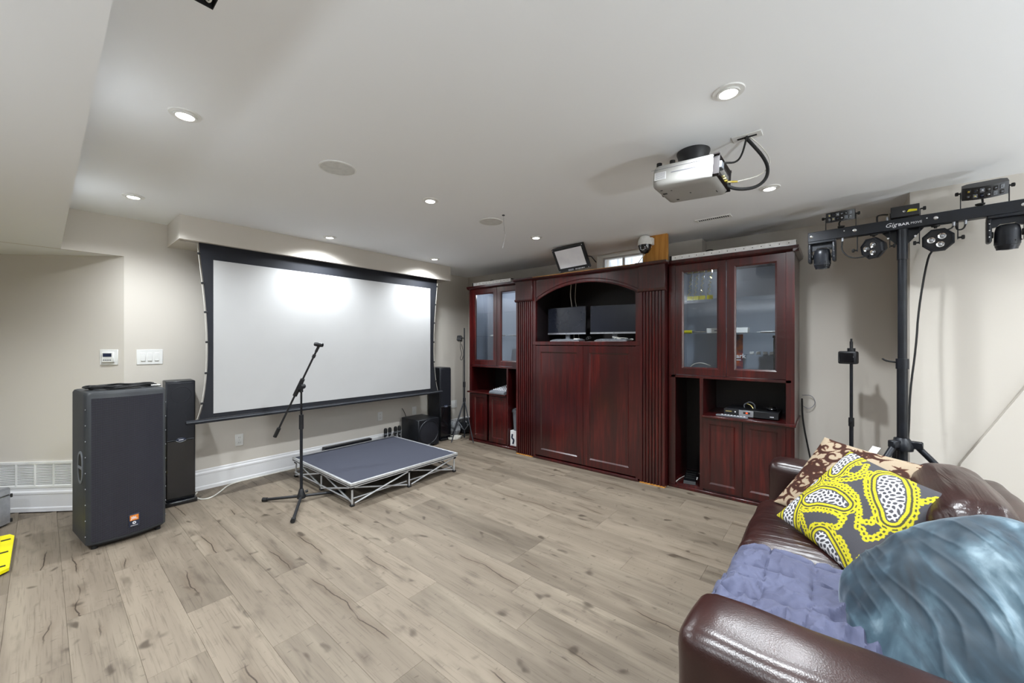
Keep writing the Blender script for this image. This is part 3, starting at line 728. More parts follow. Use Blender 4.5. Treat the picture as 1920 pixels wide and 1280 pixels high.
MB().frame(SX+.002, SX+SW-.002, SYY+.002, SYY+SD-.002, .02, SZ-.037, SZ-.030).build('lower_rail', 'alu', t)
posts = [(SX+.03+i*(SW-.06)/2, SYY+.03+j*(SD-.06)/2) for i in range(3) for j in range(3) if not (i == 1 and j == 1)]
for x, y in posts:
    p = MB().cyl((x, y, .018), (x, y, SZ-.036), .0085, 10).build('post', 'alu', t)
    MB().box(x-.018, x+.018, y-.018, y+.018, 0, .018, .004).build('foot', 'rubber', p)
    MB().box(x-.016, x+.016, y-.016, y+.016, SZ-.062, SZ-.036, .003).build('joint_block', 'rubber', p)
def braces(p, q):
    p, q = Vector(p), Vector(q); d = (q-p).normalized()*.02
    o1 = Vector((d.y, -d.x, 0))*.45
    MB().cyl(p+d+o1+Vector((0, 0, .025)), q-d+o1+Vector((0, 0, SZ-.05)), .0075, 8).build('brace', 'alu', t)
    MB().cyl(p+d-o1+Vector((0, 0, SZ-.05)), q-d-o1+Vector((0, 0, .025)), .0075, 8).build('brace', 'alu', t)
    MB().cyl(p+d-o1*2+Vector((0, 0, .06)), q-d-o1*2+Vector((0, 0, .06)), .0065, 8).build('tie_bar', 'alu', t)
g = lambda i, j: (SX+.03+i*(SW-.06)/2, SYY+.03+j*(SD-.06)/2, 0)
for i in range(2):
    for j in (0, 2): braces(g(i, j), g(i+1, j)); braces(g(j, i), g(j, i+1))
# ================================================================== MICROPHONE STAND
mx, my = 1.51, 3.742
t = thing('microphone_stand', 'black boom microphone stand on a folding tripod in front of the stage', 'mic stand', (mx, my, 0))
MB().lathe([(.014, .03), (.036, .034), (.038, .05), (.026, .085), (.018, .115), (.016, .118)], 20, Matrix.Translation((mx, my, 0))).build('hub', 'black', t)
for ex, ey in ((1.30, 3.996), (1.295, 3.363), (1.85, 3.655)):
    l = MB().cyl((mx+(ex-mx)*.08, my+(ey-my)*.08, .048), (ex, ey, .018), .0125, 10).build('leg', 'black', t)
    a = Vector((ex-mx, ey-my, 0)).normalized()*.03
    MB().cyl((ex-a.x*.6, ey-a.y*.6, .0185), (ex+a.x*.7, ey+a.y*.7, .0185), .0185, 12).build('rubber_foot', 'rubber', l)
MB().cyl((mx, my, .1), (mx, my, .70), .0125, 12).build('lower_tube', 'blackm', t)
MB().cyl((mx, my, .66), (mx, my, .79), .019, 14).build('height_clutch', 'black', t)
MB().cyl((mx, my, .79), (mx, my, 1.005), .0085, 12).build('upper_tube', 'blackgloss', t)
MB().cyl((mx+.03, my-.01, .085), (mx+.05, my-.02, .09), .012, 10).build('leg_knob', 'black', t)
fwv = Vector((math.cos(YAW), math.sin(YAW), 0)); rtv = Vector((math.sin(YAW), -math.cos(YAW), 0))
b0 = Vector((1.362, 3.921, .606)); b1 = Vector((1.61, 3.623, 1.407)); bd = (b1-b0).normalized()
jn = b0+(b1-b0)*.54
MB().cyl((mx, my, .995), (mx, my, 1.04), .016, 14).build('swivel_post', 'black', t)
MB().cyl(Vector((mx, my, 1.045))-fwv*.03, Vector((mx, my, 1.045))+fwv*.035, .024, 18).build('swivel_knob', 'black', t)
MB().cyl(jn-bd*.085, jn+bd*.085, .019, 14).build('boom_clutch', 'black', t)
MB().tube([Vector((mx, my, 1.055)), jn+(Vector((mx, my, 1.055))-jn)*.2], .014, 10).build('swivel_arm', 'black', t)
MB().cyl(b0+bd*.05, b1-bd*.04, .0085, 10).build('boom', 'black', t)
MB().cyl(b0-bd*.02, b0+bd*.07, .0165, 14).build('counterweight', 'rubber', t)
MB().cyl(jn+bd*.30, jn+bd*.33, .014, 12).build('boom_collar', 'black', t)
MB().cyl(b1-bd*.05, b1+bd*.005, .012, 12).build('clip_swivel', 'black', t)
e1 = b1+Vector((0, 0, .02)); cd = (rtv*.9+Vector((0, 0, -.12))).normalized()
MB().lathe([(.016, 0), (.020, .02), (.021, .045), (.017, .075), (.0125, .075), (.0125, 0)], 16, Matrix.Translation(e1-cd*.035) @ cd.to_track_quat('Z', 'Y').to_matrix().to_4x4()).build('mic_clip', 'black', t, label='open rubber mic clip')

# four handheld microphones on a charging base behind the stage
t = thing('charging_base', 'low black charging base on the floor behind the stage, holding four microphones', 'charger', (3.06, 4.66, 0))
MB().box(-.15, .16, -.05, .05, 0, .05, .01, seg=2).build('body', 'black', t, local=True)
for i in range(4): MB().lathe([(.022, .048), (.03, .05), (.03, .062), (.022, .062), (.022, .048)], 16, Matrix.Translation(((-.104, -.04, .05, .11)[i], 0, 0))).build('socket', 'rubber', t, local=True)
proto = None
for i, (x, lab) in enumerate(((2.956, 'handheld black microphone standing upright, outermost one away from the subwoofer'), (3.02, 'handheld black microphone standing upright, second from the outer end of the charger'),
                    (3.11, 'handheld black microphone standing upright, second from the subwoofer'), (3.17, 'handheld black microphone standing upright right beside the subwoofer'))):
    Mx = Matrix.Translation((x, 4.66, .05))
    if proto is None:
        m_ = thing('microphone', lab, 'microphone', (x, 4.66, .05), group='handheld microphones behind the stage')
        MB().lathe([(0, 0), (.014, .002), (.016, .02), (.018, .13), (.020, .15), (.0205, .155)], 18).build('handle', 'black', m_, local=True)
        MB().lathe([(.0205, .155), (.023, .162), (.0235, .17), (.023, .177)], 18).build('collar', 'grey', m_, local=True)
        MB().lathe([(.023, .177), (.0245, .20), (.023, .225), (.015, .24), (0, .244)], 18).build('grille_head', 'rubber', m_, local=True)
        MB().box(-.010, .010, -.0205, -.016, .115, .135, .002).build('display_window', 'silver', m_, local=True)
        proto = m_
    else: dup(proto, Mx, lab)
solo(MB().box(2.16, 2.78, 4.70, 4.765, 0, .185, .004), 'sound_bar', 'blackm', 'long flat black bar standing on the floor against the wall behind the stage', 'bar', (2.47, 4.73, 0))

# ================================================================== WALL UNIT
BK = 4.60
def panel_door(y0, y1, z0, z1, x, par, kind='panel', w_=.062, name='door'):
    d = MB().frame(-y1, -y0, z0, z1, w_, -.022, 0, .014, .010, Mx=yz(x)).build(name, 'wood', par, ang=15)
    if kind == 'panel': MB().box(x+.010, x+.016, y0+w_+.006, y1-w_-.006, z0+w_+.006, z1-w_-.006).build('door_panel', 'wood', d)
    else:
        MB().box(x+.012, x+.016, y0+w_+.004, y1-w_-.004, z0+w_+.004, z1-w_-.004).build('glass_pane', 'glass', d)
    return d
def side_unit(name, label, y0, y1, up_doors, slot, div, shelf, low_doors, z_open, zc, puck):
    t = thing(name, label, 'cabinet', ((4.05+BK)/2, (y0+y1)/2, 0))
    X0 = 4.05
    for nm, b_ in (('side_panel', (X0+.022, BK, y0, y0+.022, 0, 2.235)), ('side_panel', (X0+.022, BK, y1-.022, y1, 0, 2.235)), ('top_panel', (X0+.022, BK, y0, y1, 2.20, 2.235)),
                   ('bottom_panel', (X0+.022, BK, y0+.022, y1-.022, .025, .045)), ('middle_panel', (X0, BK, y0+.022, y1-.022, z_open, z_open+.025))):
        MB().box(*b_, .0015).build(nm, 'wood', t)
    MB().box(BK-.01, BK, y0+.022, y1-.022, .03, z_open).build('back_panel', 'niche', t)
    MB().box(BK-.01, BK, y0+.022, y1-.022, z_open+.025, 2.20).build('pale_back_panel', 'paleback', t, label='pale grey back behind the glass shelves')
    MB().prism([(X0-.035, 2.262), (X0-.03, 2.235), (X0+.0, 2.215), (X0+.022, 2.215), (X0+.022, 2.262)], y0-.03 if y0 < 1 else y0, y1+.03 if y1 > 4 else y1, Matrix(((1, 0, 0, 0), (0, 0, 1, 0), (0, 1, 0, 0), (0, 0, 0, 1)))).build('crown_moulding', 'wood', t)
    ye = y0 if y0 < 1 else y1; sg = -1 if y0 < 1 else 1
    MB().prism([(ye+sg*.032, 2.262), (ye+sg*.028, 2.235), (ye+sg*.002, 2.215), (ye-sg*.01, 2.215), (ye-sg*.01, 2.262)], X0-.03, BK, Matrix(((0, 0, 1, 0), (1, 0, 0, 0), (0, 1, 0, 0), (0, 0, 0, 1)))).build('crown_moulding', 'wood', t)
    a0, a1 = min(d[0] for d in up_doors), max(d[1] for d in up_doors)
    for (p, q) in ((y0, a0), (a1, y1)):
        if q-p > .01: MB().box(X0, X0+.022, p, q, .03, 2.215).build('stile', 'wood', t)
    for a, b in up_doors: panel_door(a+.002, b-.002, z_open+.03, 2.212, X0, t, 'glass', name='glass_door')
    for yy_ in (y0+.022, y1-.025): MB().box(X0+.03, BK-.01, yy_, yy_+.003, z_open+.025, 2.20).build('pale_side_panel', 'paleback', t)
    MB().lathe([(0, 0), (.03, 0), (.034, .004), (.034, .012), (0, .012)], 20, Matrix.Translation((X0+.22, (y0+y1)/2+.14, 2.188))).build('puck_light', 'lamp', t, label='small lit puck lamp under the cabinet top')
    d_ = bpy.data.lights.new('puck', 'POINT'); d_.energy = puck; d_.shadow_soft_size = .02; d_.color = (.85, .92, 1.); o_ = bpy.data.objects.new('puck', d_); o_.location = (X0+.22, (y0+y1)/2+.14, 2.16); COL.objects.link(o_)
    for zz in (1.53, 1.86): MB().box(X0+.03, BK-.02, y0+.025, y1-.025, zz, zz+.006).build('glass_shelf', 'glass', t)
    # open compartments
    MB().box(X0, BK, div[0], div[1], .03, z_open).build('divider', 'wood', t)
    s0, s1 = shelf
    MB().box(X0-.045, BK, s0 if sg > 0 else y0-.012, s1 if sg < 0 else y1+.012, zc-.022, zc, .004).build('counter', 'wood', t)
    for a, b in low_doors: panel_door(a, b, .05, zc-.028, X0, t, 'panel', .055)
    MB().box(X0-.012, X0+.03, y0, y1, 0, .03, .004).build('plinth', 'wood', t)
    return t
ru = side_unit('display_cabinet', 'tall dark red wood glass-door cabinet between centre unit and light stand', .267, 1.30, [(.327, .780), (.783, 1.236)], (1.009, 1.253), (.980, 1.009), (.33, .982), [(.330, .651), (.654, .982)], 1.10, .757, 1.0)
lu = side_unit('display_cabinet', 'tall dark red wood cabinet with glass doors, standing in the corner beside the tower speaker', 3.20, 4.175, [(3.205, 3.630), (3.633, 4.125)], (3.2, 3.43), (3.43, 3.455), (3.455, 4.12), [(3.825, 4.122), (3.460, 3.785)], 1.09, .735, 3.5)

cu = thing('entertainment_unit', 'wide central wooden wall unit with fluted pilasters, arched niche and two tall doors', 'cabinet', (4.25, 2.25, 0))
def flutes(y0, y1, z0, z1, x):
    n = 8; w_ = (y1-y0)/n; poly = []
    for i in range(n):
        a = y0+i*w_
        poly += [(a+w_*.15, 0), (a+w_*.60, 0), (a+w_*.70, .014), (a+w_*1.05, .014)] if i < n-1 else [(a+w_*.15, 0), (y1, 0)]
    poly = [(y0, 0)]+poly+[(y1, .05), (y0, .05)]
    return MB().prism([(-y, -d) for y, d in poly], z0, z1, Matrix(((0, -1, 0, x), (-1, 0, 0, 0), (0, 0, 1, 0), (0, 0, 0, 1))))
for y0, y1 in ((1.309, 1.563), (2.944, 3.204)):
    p = flutes(y0, y1, .012, 1.977, 3.95).build('pilaster', 'wood', cu, ang=20)
    MB().box(3.95, 3.99, y0, y1, 0, .012).build('raw_edge', 'wood_raw', p)
    MB().box(3.938, 4.0, y0-.008, y1+.008, 1.99, 2.235, .003).build('capital', 'wood', p)
    MB().prism([(3.926, 1.995), (3.932, 1.975), (3.945, 1.965), (4.0, 1.965), (4.0, 1.995)], y0-.014, y1+.014, Matrix(((1, 0, 0, 0), (0, 0, 1, 0), (0, 1, 0, 0), (0, 0, 0, 1)))).build('capital_moulding', 'wood', p)
    MB().prism([(3.90, 2.26), (3.905, 2.245), (3.935, 2.225), (4.0, 2.225), (4.0, 2.26)], y0-.03, y1+.03, Matrix(((1, 0, 0, 0), (0, 0, 1, 0), (0, 1, 0, 0), (0, 0, 0, 1)))).build('crown_moulding', 'wood', p)
    for ys_ in (y0, y1-.02): MB().box(3.99, BK, ys_, ys_+.02, 0, 2.25).build('side_panel', 'wood', cu)
    MB().box(3.99, BK, y0, y1, 2.25, 2.26).build('top_panel', 'wood', cu)
NY0, NY1 = 1.563, 2.944
# header with the segmental arch
mb = MB(); arc = []
yc = (1.572+2.892)/2; hw = (2.892-1.572)/2; zsp, zpk = 1.965, 2.14; hgt = zpk-zsp; Rr = (hw*hw+hgt*hgt)/(2*hgt)
for i in range(25):
    y = -hw+2*hw*i/24; arc.append((yc+y, zpk-Rr+math.sqrt(Rr*Rr-y*y)))
v = []; N = len(arc)
for x in (3.962, 3.985):
    for y, z in arc: v += [(x, y, z), (x, y, 2.235)]
ff = []
for i in range(N-1):
    ff += [(2*i, 2*i+2, 2*i+3, 2*i+1), (2*N+2*i, 2*N+2*i+1, 2*N+2*i+3, 2*N+2*i+2), (2*i, 2*N+2*i, 2*N+2*i+2, 2*i+2), (2*i+1, 2*i+3, 2*N+2*i+3, 2*N+2*i+1)]
mb._add(v, ff).build('arched_header', 'wood', cu, ang=20)
MB().tube([(3.960, y, z) for y, z in arc], .009, 8).build('arch_moulding', 'wood', cu)
MB().tube([(3.958, y, z+.035) for y, z in arc], .004, 6).build('arch_moulding', 'wood', cu)
MB().prism([(3.90, 2.25), (3.905, 2.24), (3.94, 2.222), (3.99, 2.222), (3.99, 2.25)], NY0, NY1, Matrix(((1, 0, 0, 0), (0, 0, 1, 0), (0, 1, 0, 0), (0, 0, 0, 1)))).build('crown_moulding', 'wood', cu)
MB().box(3.912, BK, NY0, NY1, 2.25, 2.259).build('raw_top_board', 'wood_raw', cu, label='unstained plywood top board')
MB().box(BK-.01, BK, NY0, NY1, 1.45, 2.25).build('niche_back', 'niche', cu)
for ys_ in (NY0, NY1-.02): MB().box(3.985, BK, ys_, ys_+.02, .02, 2.25).build('niche_side', 'niche', cu)
for ys_ in (NY0, NY1-.045): MB().box(3.958, 3.99, ys_, ys_+.045, .03, 2.23).build('stile', 'wood', cu)
MB().box(3.955, BK, NY0, NY1, 1.412, 1.459, .004).build('shelf_board', 'wood', cu)
panel_door(2.231, 2.900, .045, 1.405, 3.962, cu, 'panel', .075)
panel_door(1.608, 2.227, .045, 1.405, 3.962, cu, 'panel', .075)
MB().box(3.945, 4.0, 1.58, 2.93, 0, .03, .006, seg=2).build('plinth', 'wood', cu)

# ---- in the niche: two monitors, two keyboards
def monitor(label, yl, yr, z0, z1, x, rz):
    t = thing('computer_monitor', label, 'monitor', (x, (yl+yr)/2, 1.459), rz, 'monitors in the arched niche')
    hw_ = (yl-yr)/2; b0_, b1_ = z0-1.459, z1-1.459
    MB().box(0, .035, -hw_, hw_, b0_, b1_, .004).build('housing', 'black', t, local=True)
    MB().box(-.0015, .001, -hw_+.006, hw_-.006, b0_+.024, b1_-.006).build('display_panel', 'lcd', t, local=True)
    MB().box(-.003, .001, -hw_, hw_, b0_, b0_+.02, .001).build('chin_strip', 'silver', t, local=True)
    MB().cyl((-.0035, 0, b0_+.01), (-.002, 0, b0_+.01), .004, 10).build('maker_dot', 'black', t, local=True)
    MB().box(.03, .055, -.03, .03, .01, b1_*.6, .003).build('stand_neck', 'grey', t, local=True)
    MB().box(-.06, .12, -.11, .11, 0, .012, .003).build('stand_foot', 'grey', t, local=True)
monitor('switched-off computer monitor in the niche, on the side of the corner cabinet', 2.875, 2.315, 1.545, 1.885, 4.19, -.03)
monitor('switched-off computer monitor in the niche, nearer to the right pilaster', 2.235, 1.66, 1.545, 1.875, 4.17, .10)
def keyboard(label, y0, y1, x):
    t = thing('keyboard', label, 'keyboard', (x, (y0+y1)/2, 1.459), 0, 'keyboards in front of the monitors')
    L = (y1-y0)/2
    MB().prism([(-.07, 0), (.07, 0), (.07, .022), (-.07, .010)], -L, L, Matrix(((1, 0, 0, 0), (0, 0, 1, 0), (0, 1, 0, 0), (0, 0, 0, 1)))).build('case', 'silver', t, local=True)
    km = None
    for r_ in range(5):
        for c_ in range(14):
            o = None
            if km is None:
                o = MB().box(-.0095, .0095, -.011, .011, 0, .007, .002).build('key', 'grey', t, local=True); km = o
            else:
                o = km.copy(); COL.objects.link(o)
            o.location = (-.052+r_*.025, -L+.025+c_*(2*L-.05)/13, .0125+r_*.0021)
keyboard('slim silver keyboard in front of the monitor beside the corner cabinet', 2.30, 2.70, 4.06)
keyboard('slim silver keyboard in front of the monitor nearer the right pilaster', 1.72, 2.10, 4.06)
t = thing('computer_mouse', 'white computer mouse beside a keyboard in the arched niche', 'mouse', (4.12, 2.40, 1.459))
softbox((.10, .06, .034), .02, 6).xform(Matrix.Translation((0, 0, .017))).build('body', 'white', t, local=True)
MB().cyl((-.025, -.003, .03), (-.025, .003, .03), .008, 10).build('scroll_wheel', 'grey', t, local=True)
rc = random.Random(11)
def tangle(name, label, c, s, r, n, m, seed):
    q = random.Random(seed); pts = [(c[0]+q.uniform(-s[0], s[0]), c[1]+q.uniform(-s[1], s[1]), c[2]+r+q.uniform(0, s[2])) for _ in range(n)]
    return solo(MB().tube(pts, r, 6, 3), name, m, label, 'cable', c)
tangle('cable_tangle', 'tangle of pale cables under the monitor nearer the right pilaster', (4.12, 1.80, 1.459), (.05, .16, .05), .004, 16, 'whitewire', 2)
tangle('cable_tangle', 'tangle of black cables between the two monitors', (4.14, 2.27, 1.459), (.05, .05, .07), .004, 14, 'rubber', 4)
solo(MB().tube([(4.42, 2.66, 2.23), (4.36, 2.64, 2.05), (4.33, 2.60, 1.93), (4.34, 2.58, 1.75), (4.36, 2.58, 1.47)], .006, 8, 2), 'hanging_cable', 'whitewire', 'pale cable hanging down inside the niche behind the monitor, thicker one', 'cable', (4.36, 2.58, 1.46))
solo(MB().tube([(4.44, 2.60, 2.23), (4.39, 2.59, 2.0), (4.35, 2.54, 1.90), (4.38, 2.52, 1.47)], .004, 8, 2), 'hanging_cable', 'whitewire', 'pale cable hanging down inside the niche behind the monitor, thinner one', 'cable', (4.38, 2.52, 1.46))

# ---- left cabinet contents
t = thing('audio_mixer', 'grey audio mixing console lying in the open shelf of the corner cabinet', 'mixer', (4.20, 3.60, .735))
mb = MB().prism([(-.20, 0), (.20, 0), (.20, .085), (-.18, .035), (-.2, .02)], -.135, .135, Matrix(((1, 0, 0, 0), (0, 0, 1, 0), (0, 1, 0, 0), (0, 0, 0, 1)))); mb.build('console', 'grey', t, local=True)
km = None
for r_ in range(7):
    for c_ in range(8):
        if km is None: o = MB().cyl((0, 0, 0), (0, 0, .014), .007, 8, .005).build('knob', 'ink', t, local=True); km = o
        else: o = km.copy(); COL.objects.link(o)
        o.location = (-.13+r_*.045, -.11+c_*.031, .042+r_*.0056)
t = thing('white_box', 'white carton with dark print in the low slot of the corner cabinet', 'box', (4.14, 3.326, .045))
MB().box(-.06, .1, -.097, .09, 0, .205, .003).build('carton', 'paper', t, local=True)
MB().tube([(-.061, .04, .03), (-.061, .02, .09), (-.061, .06, .10), (-.061, .05, .16)], .012, 6, 1).build('print_mark', 'badge_blue', t, local=True)
t = thing('small_bin', 'dark grey plastic container stacked on the white carton in the corner cabinet', 'container', (4.16, 3.326, .25))
MB().lathe([(.07, 0), (.085, .25), (.095, .25), (.095, .28), (.08, .29), (.03, .30), (0, .30)], 20).build('body', 'grey', t, local=True)
MB().tube([(-.09, -.05, .25), (-.1, -.03, .30), (-.1, .03, .30), (-.09, .05, .25)], .006, 6, 1).build('handle', 'black', t, local=True)
def papers(name, label, c, n, seed):
    q = random.Random(seed); t = thing(name, label, 'papers', c)
    for i in range(n): MB().box(-.09, .09, -.065, .065, i*.005, i*.005+.004, Mx=Matrix.Rotation(q.uniform(-.5, .5), 4, 'Z') @ Matrix.Translation((q.uniform(-.02, .02), q.uniform(-.02, .02), 0))).build('sheet', 'paper', t, local=True)
papers('paper_stack', 'loose white papers on the middle glass shelf of the corner cabinet, door nearer the corner', (4.25, 3.80, 1.536), 4, 1)
papers('paper_stack', 'loose white papers on the middle glass shelf of the corner cabinet, beside the pilaster', (4.25, 3.45, 1.536), 3, 2)
papers('paper_stack', 'loose white papers at the bottom behind the glass of the corner cabinet', (4.25, 3.42, 1.116), 5, 3)
t = thing('yellow_note', 'small yellow card on the upper shelf of the corner cabinet', 'card', (4.42, 3.50, 1.866))
MB().box(-.002, .002, -.05, .05, 0, .10, Mx=Matrix.Rotation(.1, 4, 'Y')).build('card', 'yellowlabel', t, local=True)
MB().box(-.006, -.002, -.03, .03, .03, .035, Mx=Matrix.Rotation(.1, 4, 'Y')).build('printed_line', 'greyink', t, local=True)

# ---- right cabinet contents
for i, y in enumerate((1.150, 1.092, 1.035, .965)):
    lab = ('clear tube with yellow base and twisted brass insert, first from the pilaster', 'clear tube with yellow base and twisted brass insert, second from the pilaster',
           'clear tube with yellow base and twisted brass insert, third from the pilaster', 'clear tube with yellow base and brass twist, standing slightly apart by the door stile')[i]
    t = thing('twist_pack', lab, 'tool pack', (4.25, y, 1.866), 0, 'yellow-based packs on the top glass shelf')
    MB().box(-.02, .02, -.025, .025, 0, .05, .003).build('base', 'yellowlabel', t, local=True)
    MB().tube([(.008*math.cos(k*.9), .010*math.sin(k*.9)+(.012-.024*k/36), .06+k*.006) for k in range(36)], .0028, 5).build('twist', 'brass', t, local=True)
    MB().box(-.018, .018, -.023, .023, .05, .300, .004).build('clear_sleeve', 'glass', t, local=True)
    MB().box(-.019, .019, -.022, .022, .285, .302, .002).build('cap', 'brass', t, local=True)
t = thing('screwdriver', 'yellow-handled tool lying on the middle glass shelf by the pilaster', 'tool', (4.24, 1.17, 1.536))
MB().cyl((0, .06, .018), (0, -.04, .018), .017, 12).build('handle', 'yellowlabel', t, local=True)
MB().cyl((0, -.04, .018), (0, -.17, .018), .005, 8).build('shaft', 'chrome', t, local=True)
t = thing('white_carton', 'flat white box on the middle glass shelf behind the door frames', 'box', (4.24, .82, 1.536))
MB().box(-.06, .06, -.19, .16, 0, .05, .003).build('carton', 'paper', t, local=True)
MB().box(-.061, -.0595, .06, .09, .018, .03).build('printed_mark', 'greyink', t, local=True)
MB().box(-.061, -.0595, -.09, -.07, .018, .03).build('printed_mark', 'greyink', t, local=True)
papers('paper_stack', 'curled white papers on the middle glass shelf, end away from the pilaster', (4.25, .46, 1.536), 3, 6)
t = thing('printed_card', 'tall purple and orange printed card behind the wider glass door', 'card', (4.34, .75, 1.126))
MB().box(-.002, .002, -.055, .055, 0, .40, Mx=Matrix.Rotation(.05, 4, 'Y')).build('card', 'purple', t, local=True)
tm, tw = text('mark', .06, 0, .0006, True); tm.xform(Matrix.Translation((-.0045, .045, .17)) @ Matrix.Rotation(.05, 4, 'Y') @ YZ).build('lettering', 'ink', t, local=True)
MB().box(-.0045, -.0025, -.04, .035, .145, .155, Mx=Matrix.Rotation(.05, 4, 'Y')).build('printed_line', 'ink', t, local=True)
t = thing('small_figures', 'row of small white blocks on a ledge behind the wider glass door', 'ornament', (4.40, .52, 1.126))
MB().box(-.05, .05, -.16, .16, .20, .206).build('ledge', 'glass', t, local=True)
for yy in (-.15, .15):  MB().box(-.04, .04, yy-.004, yy+.004, 0, .2).build('ledge_leg', 'glass', t, local=True)
for i in range(5): MB().box(-.015, .015, -.13+i*.055, -.095+i*.055, .206, .232, .003).build('block', 'paper', t, local=True)
t = thing('black_bottle', 'tall slim black container inside the right cabinet behind the wide glass door', 'container', (4.30, .40, 1.126))
MB().box(-.03, .03, -.04, .04, 0, .36, .006).build('body', 'black', t, local=True); MB().box(-.035, .035, -.05, .045, .36, .385, .005).build('cap', 'black', t, local=True)
solo(MB().tube([(4.25, 1.16, 1.128), (4.25, 1.15, 1.20), (4.25, 1.10, 1.235), (4.25, 1.03, 1.24), (4.25, .96, 1.215)], .005, 8, 2), 'bent_wire', 'whitewire', 'bent white wire standing behind the narrow glass door', 'wire', (4.25, 1.16, 1.126))
t = thing('parts_tray', 'clear plastic tray with small parts at the bottom of the wide glass door', 'tray', (4.26, .60, 1.126))
MB().box(-.08, .08, -.12, .12, 0, .035, .004).build('tray', 'clearbag', t, local=True); MB().box(-.03, .02, -.05, .04, .035, .06, .004).build('block', 'wood_raw', t, local=True)
# receiver etc.
t = thing('disc_player', 'flat black disc player with silver display panel on the cabinet counter', 'player', (4.26, .60, .757))
MB().box(-.14, .16, -.215, .215, .008, .068, .003).build('case', 'black', t, local=True)
MB().box(-.146, -.138, -.025, .09, .008, .066, .002).build('front_panel', 'silver', t, local=True)
MB().box(-.148, -.145, .0, .055, .034, .052).build('display', 'rubber', t, local=True)
MB().box(-.149, -.1475, .018, .034, .038, .048).build('display_digits', mat('red_digits', '#ff5a2a', .5, emis=('#ff3a10', 1.2)), t, local=True)
MB().box(-.142, -.139, .15, .20, .042, .05).build('gold_marking', 'brass', t, local=True)
MB().cyl((-.142, .12, .045), (-.138, .12, .045), .006, 10).build('button', 'ink', t, local=True)
MB().box(-.142, -.139, -.18, -.15, .026, .032).build('maker_mark', 'ink', t, local=True)
t = thing('remote_control', 'thin dark remote lying on the counter in front of the disc player', 'remote', (4.07, .74, .757), -.06)
MB().box(-.02, .02, -.13, .13, 0, .016, .004).build('body', 'grey', t, local=True)
for i in range(8): MB().box(-.010, .010, -.11+i*.026, -.096+i*.026, .016, .019).build('button', 'ink', t, local=True)
t = thing('round_knob_box', 'small round black controller on top of the disc player', 'controller', (4.26, .45, .825))
MB().lathe([(.035, 0), (.04, .012), (.036, .022), (.03, .024), (.03, .034), (0, .036)], 20).build('body', 'blackgloss', t, local=True); MB().lathe([(.037, .0215), (.039, .018), (.041, .0215), (.037, .0215)], 20).build('rim', 'grey', t, local=True)
t = thing('small_ornament', 'tiny dark metal ornament on top of the disc player', 'ornament', (4.28, .62, .825))
MB().tube([(0, .05, 0), (0, .055, .03), (0, .03, .045), (0, .01, .06), (0, -.02, .05), (0, -.035, .03), (0, -.035, 0)], .006, 7, 1).build('body', 'grey', t, local=True)
MB().tube([(0, .03, .04), (0, .0, .03), (0, -.02, .0)], .005, 6, 1).build('strut', 'brass', t, local=True)
t = thing('foot_pedal', 'black device standing on the floor of the open slot in the right cabinet', 'device', (4.20, 1.13, .045), .15)
MB().prism([(-.11, 0), (.13, 0), (.13, .075), (.02, .06), (-.10, .03)], -.055, .055, Matrix(((1, 0, 0, 0), (0, 0, 1, 0), (0, 1, 0, 0), (0, 0, 0, 1)))).build('body', 'blackgloss', t, local=True)
for i in range(4): MB().box(-.06+i*.04, -.05+i*.04, -.045, .045, .042+i*.009, .05+i*.009).build('tread', 'rubber', t, local=True)
for i in range(3): MB().cyl((-.02+i*.03, -.055, .03), (-.02+i*.03, -.062, .03), .007, 8).build('socket', 'chrome', t, local=True)
solo(MB().tube([(4.07, 1.238, .05), (4.2, 1.236, .05), (4.4, 1.20, .05), (4.5, 1.1, .05)], .004, 6, 1), 'slot_cord', 'whitewire', 'white cord lying on the floor of the open cabinet slot', 'cord', (4.07, 1.238, .045))

# ---- on top of the wall unit
def led_bar(label, y0, y1, x, z):
    t = thing('led_bar', label, 'light bar', (x, (y0+y1)/2, z), 0, 'slim lights lying on the cabinets'); L = (y1-y0)/2
    MB().box(-.03, .03, -L, L, 0, .006).build('base_rail', 'silver', t, local=True)
    MB().box(-.032, -.026, -L, L, .004, .046, .001).build('white_face', 'brightwhite', t, local=True, label='white perforated front strip')
    MB().box(-.026, .03, -L, L, .040, .046).build('black_lid', 'black', t, local=True)
    n_ = int(2*L/.066)
    for i in range(n_): MB().cyl((-.0335, -L+.05+i*.066, .024), (-.031, -L+.05+i*.066, .024), .0042, 8).build('screw_hole', 'rubber', t, local=True)
    MB().box(-.034, -.025, L-.022, L, .002, .047).build('end_cap', 'rubber', t, local=True)
    MB().tube([(.0, L-.40, .046), (.0, L-.38, .062), (.0, L-.34, .062), (.0, L-.32, .046)], .005, 6, 1).build('bracket', 'rubber', t, local=True)
led_bar('long thin white perforated light bar on top of the right glass cabinet', .255, 1.285, 4.055, 2.262)
led_bar('thin white light strip on top of the corner cabinet', 3.36, 4.09, 4.055, 2.262)
t = thing('floodlight', 'black framed square floodlight panel leaning on top of the centre unit', 'floodlight')
P0 = Vector((3.90, 2.505, 2.266)); P1 = Vector((3.90, 2.085, 2.266)); T0 = Vector((3.745, 2.49, 2.513)); 
ux = (P1-P0).normalized(); uy = (T0-P0); uy = (uy-ux*uy.dot(ux)).normalized(); uz = ux.cross(uy)
FR = Matrix((ux, uy, uz)).transposed().to_4x4(); roll = Matrix.Rotation(.045, 4, 'Z')
t.matrix_basis = Matrix.Translation(P0) @ FR @ roll
FW, FH = .405, .285
MB().frame(0, FW, 0, FH, .022, -.035, .004, .006, .004).build('frame', 'black', t, local=True)
MB().box(.004, FW-.004, .004, FH-.004, -.034, -.01).build('rear_housing', 'black', t, local=True)
